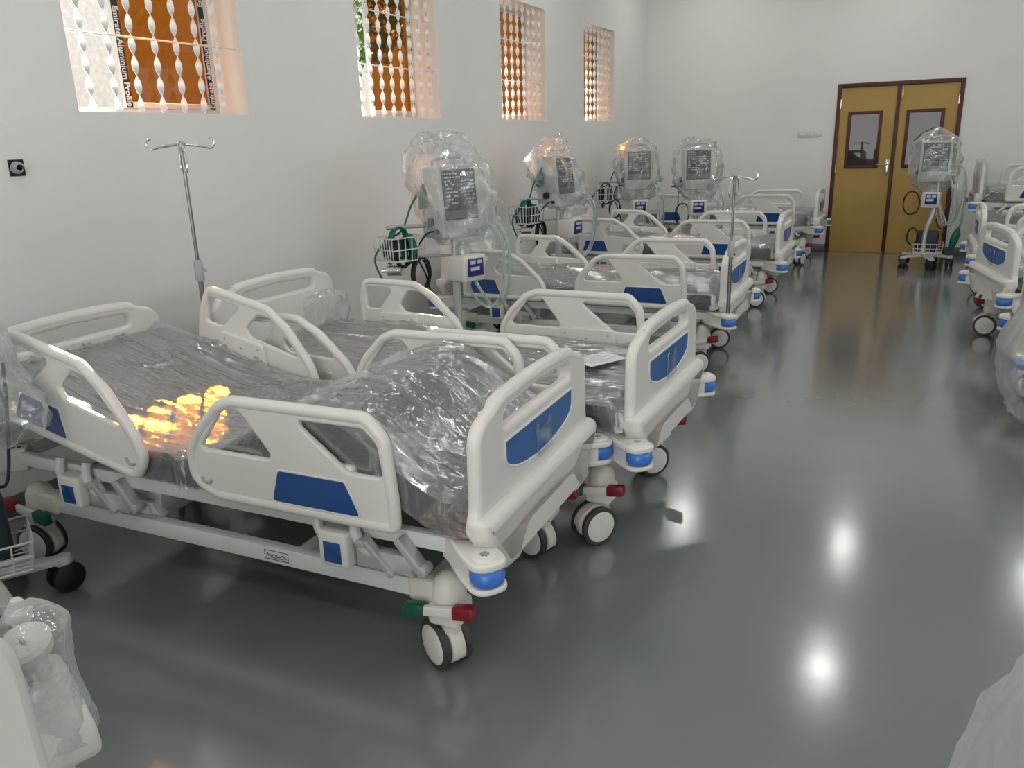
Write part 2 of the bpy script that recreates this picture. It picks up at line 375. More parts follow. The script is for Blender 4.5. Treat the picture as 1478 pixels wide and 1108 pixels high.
# double door in the far wall
d = bpy.data.objects.new('door_1', None); COL.objects.link(d); d.location = (DX0, Y1, 0); d['kind'] = 'structure'
DW = DX1 - DX0
g = G(); t = 0.05
g.box(0.001, t, -0.02, 0.12, 0, DZ - 0.001); g.box(DW - t, DW - 0.001, -0.02, 0.12, 0, DZ - 0.001); g.box(t, DW - t, -0.02, 0.12, DZ - t, DZ - 0.001)
part('door_frame', g.build('door_frame', DOORB, 0.004), d)
lw = (DW - 2 * t - 0.006) / 2
for k in range(2):
    xa = t + k * (lw + 0.006); g = G()
    px0, px1 = (0.105, 0.105 + 0.40) if k == 0 else (0.11, 0.11 + 0.42)
    pz0, pz1 = 1.10, 1.80
    g.box(0, px0, 0, 0.045, 0.002, DZ - t - 0.004); g.box(px1, lw, 0, 0.045, 0.002, DZ - t - 0.004)
    g.box(px0, px1, 0, 0.045, 0.002, pz0); g.box(px0, px1, 0, 0.045, pz1, DZ - t - 0.004)
    leaf = part('door_leaf', g.build('door_leaf', DOORY), d, (xa, 0.0, 0))
    g = G(); b = 0.035
    g.box(px0 - 0.005, px0 + b, -0.014, 0.06, pz0 - 0.005, pz1 + 0.005); g.box(px1 - b, px1 + 0.005, -0.014, 0.06, pz0 - 0.005, pz1 + 0.005)
    g.box(px0 + b, px1 - b, -0.014, 0.06, pz0 - 0.005, pz0 + b); g.box(px0 + b, px1 - b, -0.014, 0.06, pz1 - b, pz1 + 0.005)
    part('vision_frame', g.build('vision_frame', DOORB, 0.004), leaf)
    part('pane', G().box(px0 + b, px1 - b, 0.018, 0.024, pz0 + b, pz1 - b).build('pane', DGLASS), leaf)
    hx = 0.0 if k == 0 else lw
    for hz in (0.28, 1.05, 1.85):
        part('hinge', C('hinge', lambda: G().cyl((0, 0, 0), (0, 0, 0.11), 0.009, seg=10).build('hinge', CHROME)), leaf, (hx, -0.012, hz))
    if k == 0:
        h = part('door_handle', G().box(lw - 0.075, lw - 0.03, -0.010, 0, 1.02, 1.20).build('door_handle', CHROME, 0.005), leaf)
        part('lever', G().tube(smooth_path([(lw - 0.052, -0.008, 1.14), (lw - 0.052, -0.05, 1.14), (lw - 0.08, -0.058, 1.14), (lw - 0.18, -0.058, 1.143)], 5), 0.010).build('lever', CHROME), h)
    else:
        part('door_bolt', G().cyl((0.035, -0.012, 1.92), (0.035, -0.012, 2.09), 0.010, seg=10).box(0.018, 0.052, -0.008, 0, 1.93, 2.06).build('door_bolt', mat('brass', (0.55, 0.38, 0.12), 0.25, 1.0), 0.002), leaf)
part('meeting_strip', G().box(t + lw - 0.018, t + lw + 0.028, -0.016, -0.001, 0.008, DZ - t - 0.004).build('meeting_strip', DOORB, 0.004), d)

# ceiling lamps (seen only as reflections in the floor)
for x in (1.0, 3.2, 5.4):
    for y in (10.6, 7.75, 4.9, 2.05, -0.8):
        l = thing('ceiling_lamp', 'round white ceiling lamp mounted flush on the white ceiling', 'lamp', (x, y, HC), 0, 'round lamps on the ceiling')
        part('lamp_ring', C('lring', lambda: G().tube([(0.125 * math.cos(a * 0.2618), 0.125 * math.sin(a * 0.2618), -0.015) for a in range(24)], 0.015, 8, True).build('lamp_ring', WHITE)), l)
        part('diffuser', C('ldif', lambda: G().cyl((0, 0, -0.024), (0, 0, -0.001), 0.112, seg=24).build('diffuser', LAMP)), l)

cl = thing('ceiling_lamp', 'dim round fill lamp added in the corridor behind the double door', 'lamp', (4.6, Y1 + 1.3, 2.9))  # unseen lamp, added so the corridor behind the door panes is not black
part('lamp_ring', CACHE['lring'], cl); part('diffuser', G().cyl((0, 0, -0.024), (0, 0, -0.001), 0.112, seg=24).build('diffuser', mat('corridor_fill_diffuser', (0.9, 0.9, 0.9), 0.5, emit=(1, 0.95, 0.88, 8))), cl)
# switch plate on the far wall, cable box on the left wall
sw = thing('light_switch', 'white three-gang switch plate on far wall beside the double door', 'switch', (2.25, Y1, 1.548))
part('plate', G().box(-0.155, 0.155, -0.010, 0, -0.045, 0.045).build('plate', WHITE2, 0.004), sw)
for k in range(3):
    r_ = part('rocker', C('rocker', lambda: G().box(-0.036, 0.036, -0.016, -0.009, -0.03, 0.03).build('rocker', WHITE, 0.004)), sw, (-0.1 + 0.1 * k, 0, 0))
    if k < 2: part('indicator', C('ind', lambda: G().box(-0.008, 0.008, -0.0175, -0.0155, 0.016, 0.024).build('indicator', INKD)), r_)
cb = thing('cable_outlet', 'open black wall box with a coil of grey cable poking out', 'outlet', (0, 2.296, 1.53))
g = G(); g.box(0.0005, 0.006, -0.034, 0.034, -0.034, 0.036); part('wall_box', g.build('wall_box', BLACKM), cb)
for k in range(4):
    rr = 0.026 - 0.003 * k
    part('cable_coil', G().tube([(0.012 + 0.006 * k + 0.003 * math.sin(3 * a), rr * math.cos(a) * 1.1 - 0.003, rr * math.sin(a) * 0.9 + 0.002) for a in [6.2832 * i / 26 for i in range(26)]], 0.0035, 6, True).build('cable_coil', GREYP), cb)
part('cable_tail', G().tube(smooth_path([(0.005, 0, -0.03), (0.02, 0.02, -0.02), (0.03, 0.01, 0.0), (0.012, -0.02, 0.01)]), 0.003, 6).build('cable_tail', BLACK), cb)

# ------------------------------------------------------------------ hospital bed
RY = 0.468          # side rail plane
# profiles: u along the bed, v height above the rail's bottom edge
FOOT_OUT = rpoly([(0.0, 0.16, 0.10), (0.055, 0.245, 0.10), (0.145, 0.335, 0.09), (0.21, 0.362, 0.06), (0.715, 0.366, 0.06), (0.782, 0.30, 0.09), (0.80, 0.10, 0.12), (0.80, 0.0, 0.09), (0.72, 0.0, 0.05), (0.10, 0.0, 0.12), (0.0, 0.05, 0.10)], 0.05, 6)
FOOT_H1 = rpoly([(0.07, 0.185, 0.015), (0.175, 0.318, 0.04), (0.245, 0.322, 0.03), (0.35, 0.19, 0.02), (0.34, 0.172, 0.01), (0.08, 0.172, 0.015)], 0.015, 4)
FOOT_H2 = rpoly([(0.475, 0.315, 0.02), (0.70, 0.318, 0.04), (0.745, 0.275, 0.04), (0.758, 0.172, 0.02), (0.635, 0.172, 0.04), (0.475, 0.295, 0.02)], 0.015, 4)
FOOT_BL = [(0.34, 0.035, 0.015), (0.375, 0.145, 0.015), (0.625, 0.145, 0.015), (0.675, 0.035, 0.015)]
HEAD_OUT = rpoly([(0.0, 0.0, 0.03), (0.0, 0.25, 0.08), (0.03, 0.362, 0.07), (0.11, 0.366, 0.05), (0.38, 0.362, 0.07), (0.50, 0.30, 0.12), (0.645, 0.17, 0.15), (0.69, 0.09, 0.08), (0.66, 0.0, 0.10), (0.55, 0.0, 0.05)], 0.05, 6)
HEAD_H1 = rpoly([(0.045, 0.318, 0.03), (0.215, 0.318, 0.02), (0.225, 0.30, 0.02), (0.135, 0.195, 0.03), (0.045, 0.195, 0.02)], 0.015, 4)
HEAD_H2 = rpoly([(0.335, 0.312, 0.03), (0.42, 0.308, 0.05), (0.56, 0.195, 0.03), (0.565, 0.178, 0.012), (0.31, 0.188, 0.02), (0.27, 0.225, 0.03)], 0.015, 4)
HEAD_BL = [(0.05, 0.035, 0.015), (0.085, 0.145, 0.015), (0.28, 0.145, 0.015), (0.325, 0.035, 0.015)]
def inset(poly, dd):
    n = len(poly); out = []
    for i in range(n):
        a = Vector(poly[i - 1]); b = Vector(poly[(i + 1) % n]); t_ = (b - a).normalized(); out.append(Vector(poly[i]) + Vector((t_.y, -t_.x)) * dd)
    return out
def rail_mesh(outl, holes):
    g = G(); g.mesh(slab(outl, holes, 0.022, 0.008), XZ)
    cen = sum((Vector(q) for q in outl), Vector((0, 0))) / len(outl)
    path = []
    ins = inset(outl, 0.017)
    if sum((Vector(a) - cen).length for a in ins) > sum((Vector(a) - cen).length for a in outl): ins = inset(outl, -0.017)
    g.tube([(q[0], 0, q[1]) for q in ins], 0.0195, 10, True)
    return g.build('side_rail', WHITE, smooth=50)
def quad_panel(pts, y, th, material, name, rim=None):
    g = G(); g.mesh(slab(rpoly(pts, 0.012, 4), [], th, min(0.002, th / 3), 1), T((0, y, 0)) @ XZ); return g.build(name, material)
def panel_rim(pts, y):
    o = rpoly(pts, 0.012, 4); return G().tube([(q[0], y, q[1]) for q in o], 0.004, 6, True).build('panel_rim', WHITE)
def gauge_mesh():
    g = G(); P = [(0.020 * math.cos(a), 0, 0.020 * math.sin(a)) for a in [R(185 + 17 * i) for i in range(10)]]
    g.tube(P, 0.0055, 6); return g.build('angle_gauge', GREYP)
def control_mesh(w):
    g = G(); g.mesh(slab(rpoly([(-w / 2, 0, 0.01), (-w / 2 + 0.03, 0.10, 0.015), (w / 2 - 0.03, 0.10, 0.015), (w / 2, 0, 0.01)], 0.01, 4), [], 0.03, 0.008), XZ); return g.build('control_panel', WHITE)
def sockets_mesh(w):
    g = G(); g.box(-w / 2 + 0.045, -w / 2 + 0.07, -0.018, -0.012, 0.025, 0.04); g.box(w / 2 - 0.07, w / 2 - 0.045, -0.018, -0.012, 0.025, 0.04)
    g.cyl((0, -0.012, 0.05), (0, -0.0175, 0.05), 0.006, seg=10); g.cyl((-w / 2 + 0.055, -0.012, 0.07), (-w / 2 + 0.055, -0.0175, 0.07), 0.005, seg=10); g.cyl((w / 2 - 0.055, -0.012, 0.07), (w / 2 - 0.055, -0.0175, 0.07), 0.005, seg=10)
    return g.build('sockets', GREYP)

BOARD = rpoly([(-0.33, 0.42, 0.02), (-0.475, 0.53, 0.03), (-0.445, 0.60, 0.08), (-0.44, 0.80, 0.09), (-0.40, 0.845, 0.08), (-0.33, 0.862, 0.10), (-0.27, 0.892, 0.10), (0, 0.902, 0.2), (0.27, 0.892, 0.10), (0.33, 0.862, 0.10), (0.40, 0.845, 0.08), (0.44, 0.80, 0.09), (0.445, 0.60, 0.08), (0.475, 0.53, 0.03), (0.33, 0.42, 0.02)], 0.05, 5)
BSLOT = rpoly([(-0.27, 0.785, 0.02), (-0.265, 0.835, 0.03), (0, 0.848, 0.1), (0.265, 0.835, 0.03), (0.27, 0.785, 0.02)], 0.02, 4)
def board_mesh():
    g = G(); g.mesh(slab(BOARD, [BSLOT], 0.044, 0.018, 3), YZ)
    g.tube([(0, q[0], q[1]) for q in [(-0.30, 0.858), (-0.26, 0.868), (-0.13, 0.876), (0, 0.878), (0.13, 0.876), (0.26, 0.868), (0.30, 0.858)]], 0.0245, 12)
    # skirt with two feet, proud of the board
    sk = rpoly([(-0.472, 0.52, 0.03), (-0.472, 0.575, 0.02), (0.472, 0.575, 0.02), (0.472, 0.52, 0.03), (0.35, 0.365, 0.04), (0.25, 0.355, 0.03), (0.18, 0.43, 0.04), (-0.18, 0.43, 0.04), (-0.25, 0.355, 0.03), (-0.35, 0.365, 0.04)], 0.03, 4)
    g.mesh(slab(sk, [], 0.082, 0.034, 4), T((0.018, 0, 0)) @ YZ)
    return g.build('board', WHITE, smooth=50)
def board_blue():
    P = [(-0.275, 0.745), (0.275, 0.745)] + [(0.275 * math.cos(a), 0.685 - 0.068 * math.sin(a)) for a in [math.pi * i / 14 for i in range(15)]]
    P = [(-0.275, 0.69), (-0.275, 0.745), (0.275, 0.745), (0.275, 0.69)] + [(0.275 * math.cos(a), 0.69 - 0.072 * math.sin(a)) for a in [math.pi * i / 14 for i in range(1, 14)]]
    g = G(); g.mesh(slab(P, [], 0.005, 0.0015, 1), T((0.0225, 0, 0)) @ YZ); return g.build('accent_panel', BLUE2)
def board_rim():
    P = [(-0.275, 0.69), (-0.275, 0.745), (0.275, 0.745), (0.275, 0.69)] + [(0.275 * math.cos(a), 0.69 - 0.072 * math.sin(a)) for a in [math.pi * i / 14 for i in range(1, 14)]]
    return G().tube([(0.023, q[0], q[1]) for q in P], 0.0045, 6, True).build('panel_rim', WHITE)
def clip_mesh():
    P = rpoly([(-0.055, 0.615), (-0.055, 0.725), (-0.043, 0.725), (-0.035, 0.705), (0.035, 0.705), (0.043, 0.725), (0.055, 0.725), (0.055, 0.615)], 0.004, 2)
    Hh = rpoly([(-0.038, 0.63), (-0.038, 0.685), (0.038, 0.685), (0.038, 0.63)], 0.01, 3)
    g = G(); g.mesh(slab(P, [], 0.010, 0.002, 1), T((0.031, 0, 0)) @ YZ); g.tube([(0.037, q[0], q[1]) for q in P], 0.003, 6, True); return g.build('chart_holder', CLIP)
CLIP = glass_mat('clear_acrylic', (0.93, 0.95, 0.98), 0.15, 0.1)
def slot_marks():
    g = G()
    for y in (-0.12, 0.12): g.box(0.0605, 0.0625, y - 0.004, y + 0.004, 0.45, 0.52)
    return g.build('seam', GREYP)

def base_frame():
    g = G()
    for s in (-1, 1):
        g.box(-0.86, 0.86, s * 0.375 - 0.02, s * 0.375 + 0.02, 0.238, 0.300)
    for x in (-0.86, -0.40, 0.36, 0.86): g.box(x - 0.025, x + 0.025, -0.355, 0.355, 0.24, 0.29)
    return g.build('base_frame', WHITE2, 0.004)
def upper_frame():
    g = G()
    for s in (-1, 1): g.box(-1.02, 1.03, s * 0.395 - 0.0175, s * 0.395 + 0.0175, 0.425, 0.475)
    for x in (-1.0, -0.55, 0.0, 0.5, 1.0): g.box(x - 0.02, x + 0.02, -0.3775, 0.3775, 0.43, 0.47)
    return g.build('upper_frame', WHITE2, 0.004)
def lift_arm(s, x, up_):
    g = G(); y = s * 0.335; dx = -0.22
    g.bar((x, y, 0.30), (x + dx, y, 0.44 + up_), 0.03, 0.055)
    g.cyl((x, y - 0.03, 0.305), (x, y + 0.03, 0.305), 0.032, seg=14)
    g.add([(x - 0.09, y - 0.02, 0.29), (x + 0.07, y - 0.02, 0.29), (x + 0.03, y - 0.02, 0.345), (x - 0.03, y - 0.02, 0.345), (x - 0.09, y + 0.02, 0.29), (x + 0.07, y + 0.02, 0.29), (x + 0.03, y + 0.02, 0.345), (x - 0.03, y + 0.02, 0.345)],
          [(0, 1, 2, 3), (4, 7, 6, 5), (0, 4, 5, 1), (1, 5, 6, 2), (2, 6, 7, 3), (3, 7, 4, 0)])
    return g.build('lift_arm', WHITE2, 0.005)
def actuator():
    g = G(); g.bar((-0.30, 0.06, 0.34), (0.25, 0.06, 0.41), 0.07, 0.08); g.cyl((0.25, 0.06, 0.41), (0.48, 0.06, 0.43), 0.018); g.box(-0.32, -0.16, 0.0, 0.12, 0.29, 0.42)
    g.cyl((-0.02, -0.20, 0.33), (-0.02, -0.20, 0.425), 0.04); return g.build('lift_motor', GREYP, 0.006)
def column():
    g = G(); g.add([(-0.09, -0.06, 0.30), (0.05, -0.06, 0.30), (0.05, 0.06, 0.30), (-0.09, 0.06, 0.30), (-0.13, -0.07, 0.455), (0.08, -0.07, 0.455), (0.08, 0.07, 0.455), (-0.13, 0.07, 0.455)],
                   [(0, 3, 2, 1), (4, 5, 6, 7), (0, 1, 5, 4), (1, 2, 6, 5), (2, 3, 7, 6), (3, 0, 4, 7)]); return g.build('pivot_bracket', WHITE2, 0.008)
def housing():      # local: pivot at origin on floor, +x to the foot end, outer side -y
    g = G(); g.loft((0, 0, 0.165), (0, 0, 0.340), [(0.040, 0), (0.048, 0.1), (0.053, 0.35), (0.055, 0.55), (0.051, 0.78), (0.038, 0.92), (0.016, 1.0)], 22)
    g.box(-0.13, 0.0, -0.032, 0.032, 0.228, 0.312)
    return g.build('corner_housing', CREAM, 0.014, 3, ang=50)
def housing_block():
    g = G(); g.box(-0.050, 0.055, -0.055, 0.05, 0.178, 0.250); return g.build('brake_housing', WHITE, 0.012, 3)
def pedal_bar(): return G().box(-0.085, 0.085, -0.076, -0.058, 0.225, 0.258).build('pedal_bar', WHITE, 0.005)
def pad(sg): 
    g = G(); x0, x1 = (0.050, 0.122) if sg > 0 else (-0.122, -0.050)
    g.box(x0, x1, -0.085, -0.048, 0.222, 0.266); return g
def tilt(me):
    for v in me.vertices: v.co.z += v.co.x * 0.16
    return me
def caster_mesh():  # wheels roll along local x, axle along y; swivel at origin
    g = G(); pts = []
    g.loft((0, 0, 0.125), (0, 0, 0.185), [(0.032, 0), (0.032, 1)], 16)
    for i in range(13):
        a = R(-15 + 15 * i); pts.append((-0.038 + 0.090 * math.cos(a), 0.082 + 0.086 * math.sin(a)))
    pts += [(-0.035 - 0.070, 0.05), (-0.035 + 0.05, 0.03)]
    g.mesh(slab(pts, [], 0.046, 0.008), XZ)
    return g.build('caster_fork', CREAM, smooth=50)
def tyre_mesh():
    g = G(); g.loft((0, -0.012, 0), (0, 0.012, 0), [(0.055, 0), (0.077, 0.0), (0.082, 0.2), (0.082, 0.8), (0.077, 1.0), (0.055, 1.0)], 32, True); return g.build('tyre', TYRE, smooth=30)
def disc_mesh():
    g = G(); g.loft((0, -0.016, 0), (0, 0.014, 0), [(0.024, 0.0), (0.058, 0.0), (0.065, 0.12), (0.066, 0.3), (0.062, 1)], 32); return g.build('wheel_disc', WHITE, smooth=30)
def bumper_arm(s):
    g = G(); P = rpoly([(-0.20, -0.035, 0.01), (-0.20, 0.03, 0.01), (-0.10, 0.04, 0.03), (-0.04, 0.055, 0.05), (0.055, 0.055, 0.06), (0.055, -0.055, 0.06), (-0.06, -0.055, 0.04)], 0.03, 5)
    if s < 0: pass
    Mx = Matrix.Rotation(R(38) * s, 4, 'Z')
    g.mesh(slab(P, [], 0.024, 0.007), T((0, 0, 0.474)) @ Mx); g.mesh(slab(P, [], 0.018, 0.006), T((0, 0, 0.401)) @ Mx)
    g.box(-0.20, -0.012, -0.045, 0.045, 0.405, 0.470, Mx)
    g.loft((0, 0, 0.484), (0, 0, 0.494), [(0.040, 0), (0.036, 0.8), (0.014, 1.0), (0.012, 0.2)], 20)
    return g.build('bumper_arm', WHITE, smooth=45)
def socket_mesh():
    g = G()
    for k in range(3): a = k * 1.047; g.box(-0.013, 0.013, -0.003, 0.003, 0.4935, 0.4955, Matrix.Rotation(a, 4, 'Z'))
    return g.build('pole_socket', GREYP)
def bolt_mesh(): return G().cyl((0, 0, 0.484), (0, 0, 0.488), 0.008, seg=10).build('bolt', BLACK)
def roller(): return G().loft((0, 0, 0.412), (0, 0, 0.462), [(0.040, 0), (0.048, 0.18), (0.051, 0.5), (0.048, 0.82), (0.040, 1)], 24).build('bumper_roller', BLUER)
def release_box():
    g = G(); g.box(-0.055, 0.055, -0.03, 0.03, 0.335, 0.455); return g.build('release_handle', WHITE, 0.012, 3)
def release_blue(): return G().box(-0.032, 0.032, -0.0325, -0.0295, 0.352, 0.422).build('handle_inlay', BLUE, 0.001)
def hinge_link():
    g = G(); g.bar((0.10, 0.0, 0.43), (0.19, 0.0, 0.335), 0.022, 0.03, (0, 1, 0)); g.cyl((0.09, -0.022, 0.425), (0.09, 0.03, 0.425), 0.016, seg=12); g.cyl((0.19, -0.02, 0.34), (0.19, 0.02, 0.34), 0.013, seg=12)
    g.box(0.06, 0.26, 0.0, 0.035, 0.335, 0.40); g.bar((0.22, 0.005, 0.46), (0.30, 0.005, 0.36), 0.025, 0.045, (0, 1, 0)); g.cyl((0.30, -0.018, 0.37), (0.30, 0.03, 0.37), 0.018, seg=12)
    return g.build('hinge_link', STEELG, 0.003)
def hinge_arm():
    g = G()
    for x in (0.14, 0.28): g.tube(smooth_path([(x, 0.02, 0.50), (x + 0.005, 0.005, 0.45), (x + 0.03, 0.01, 0.40), (x + 0.06, 0.03, 0.37)], 5), 0.017, 8)
    return g.build('rail_arm', WHITE2)

# mattress top profile: height added along the bed
def prof_flat(x): return 0.0
def prof_knee(x):
    pts = [(-1.1, 0.20), (-0.22, 0.0), (0.02, 0.0), (0.48, 0.20), (0.60, 0.195), (0.97, 0.0), (1.1, 0.0)]
    for (a, za), (b, zb) in zip(pts[:-1], pts[1:]):
        if x <= b:
            t_ = (x - a) / (b - a); return za + (zb - za) * (t_ * 0.5 + 0.5 * t_ * t_ * (3 - 2 * t_))
    return pts[-1][1]
ML, MW, MZ0, MZ1 = 1.02, 0.435, 0.495, 0.615
def mattress_mesh(prof):
    g = G(); n = 34; ring = []
    rp = [(-MW, MZ0), (-MW, MZ1 - 0.03), (-MW + 0.012, MZ1 - 0.008), (-MW + 0.035, MZ1), (MW - 0.035, MZ1), (MW - 0.012, MZ1 - 0.008), (MW, MZ1 - 0.03), (MW, MZ0)]
    vs = []; fs = []; K = len(rp)
    for i in range(n + 1):
        x = -ML + 2 * ML * i / n
        e = 0.02 if i in (0, n) else 0.0
        for (y, z) in rp: vs.append((x, y * (1 - e * 0.3), z + prof(x) - (e * 0.6 if z > MZ0 else 0)))
    for i in range(n):
        for k in range(K): k2 = (k + 1) % K; fs.append((i * K + k, i * K + k2, (i + 1) * K + k2, (i + 1) * K + k))
    fs.append(tuple(range(K - 1, -1, -1))); fs.append(tuple(n * K + k for k in range(K)))
    return g.add(vs, fs).build('mattress', MATTRESS, smooth=50)
def film_mesh(prof, seed, amp=1.0):
    """loose polythene sleeve over the mattress with real creases"""
    NX, NS = 150, 120; vs = []; fs = []
    hw = MW + 0.006; side = MZ1 - MZ0; tot = 2 * side + 2 * hw
    for i in range(NX + 1):
        x = -ML - 0.03 + (2 * ML + 0.06) * i / NX
        endk = min(1, min(i, NX - i) / 4)
        for j in range(NS + 1):
            s_ = tot * j / NS
            if s_ < side: y, z, ny, nz = -hw, MZ0 + s_, -1, 0
            elif s_ > side + 2 * hw: y, z, ny, nz = hw, MZ1 - (s_ - side - 2 * hw), 1, 0
            else: y, z, ny, nz = -hw + (s_ - side), MZ1, 0, 1
            c = 0.02
            if nz == 1 and hw - abs(y) < c: z -= (c - (hw - abs(y))) ** 2 / c * 0.5
            # long creases run along the bed, short ones fan out of the edges
            wob = 0.5 * noise.noise(Vector((x * 1.6, y * 2.2, seed)))
            w1 = max(0, ridge((x * 0.7 + seed, y * 6 + wob * 1.8, seed))) ** 8
            w2 = max(0, ridge((x * 0.9 - seed, y * 11 + x * 1.2 + wob, seed + 7))) ** 8
            w3 = max(0, ridge((x * 1.8 - y * 2.4, x * 1.0 + y * 5, seed + 13))) ** 9
            w4 = max(0, ridge((x * 7, y * 16, seed + 21))) ** 4
            h = 0.004 + amp * (0.020 * w1 + 0.011 * w2 + 0.016 * w3 + 0.0006 * w4 + 0.004 * fbm((x * 2, y * 4, seed), 3))
            h = max(h, 0.0025)
            if nz == 0: h *= 1.3
            vs.append((x, y + ny * h, (z + nz * h + prof(x)) if endk == 1 else (z + prof(x) - 0.0 + nz * h * 0.5) - (1 - endk) * (z - MZ0 - 0.05) * 0.35))
    for i in range(NX):
        for j in range(NS):
            a = i * (NS + 1) + j; fs.append((a, a + 1, a + NS + 2, a + NS + 1))
    # closed, gathered ends
    for i, sg in ((0, -1), (NX, 1)):
        b0 = i * (NS + 1); base = len(vs)
        for j in range(NS + 1):
            v = vs[b0 + j]; vs.append((v[0] - sg * 0.024 + sg * 0.006 * noise.noise(Vector((j * 0.6, sg, seed))), v[1] * 0.99, MZ0 + 0.004 + (v[2] - MZ0) * 0.10))
        for j in range(NS): fs.append((b0 + j, b0 + j + 1, base + j + 1, base + j))
    g = G().add(vs, fs); me = bpy.data.meshes.new('plastic_wrap'); me.from_pydata(g.v, [], g.f); me.update(); return finish(me, FILM, 60)
def deck_mesh(prof, key):
    g = G(); segs = [(-1.0, -0.24), (-0.22, 0.02), (0.04, 0.52), (0.54, 1.0)]
    for a, b in segs:
        za, zb = prof(a), prof(b)
        g.add([(a, -0.40, 0.476 + za), (b, -0.40, 0.476 + zb), (b, 0.40, 0.476 + zb), (a, 0.40, 0.476 + za), (a, -0.40, 0.492 + za), (b, -0.40, 0.492 + zb), (b, 0.40, 0.492 + zb), (a, 0.40, 0.492 + za)],
              [(0, 3, 2, 1), (4, 5, 6, 7), (0, 1, 5, 4), (1, 2, 6, 5), (2, 3, 7, 6), (3, 0, 4, 7)])
    return g.build('mattress_deck', WHITE2, 0.003)
def emblem_mesh():
    g = G(); P = [(-0.05, 0, -0.016), (0.05, 0, -0.016), (0.05, 0, 0.016), (-0.05, 0, 0.016)]
    g.tube(P, 0.0012, 4, True); g.tube(smooth_path([(-0.04, 0, 0.006), (-0.025, 0, -0.004), (-0.005, 0, 0.003), (0.01, 0, -0.005), (0.025, 0, 0.004), (0.042, 0, -0.006)], 4), 0.0016, 4); g.tube([(-0.03, 0, -0.009), (0.03, 0, -0.009)], 0.001, 4)
    return g.build('emblem', INKD)

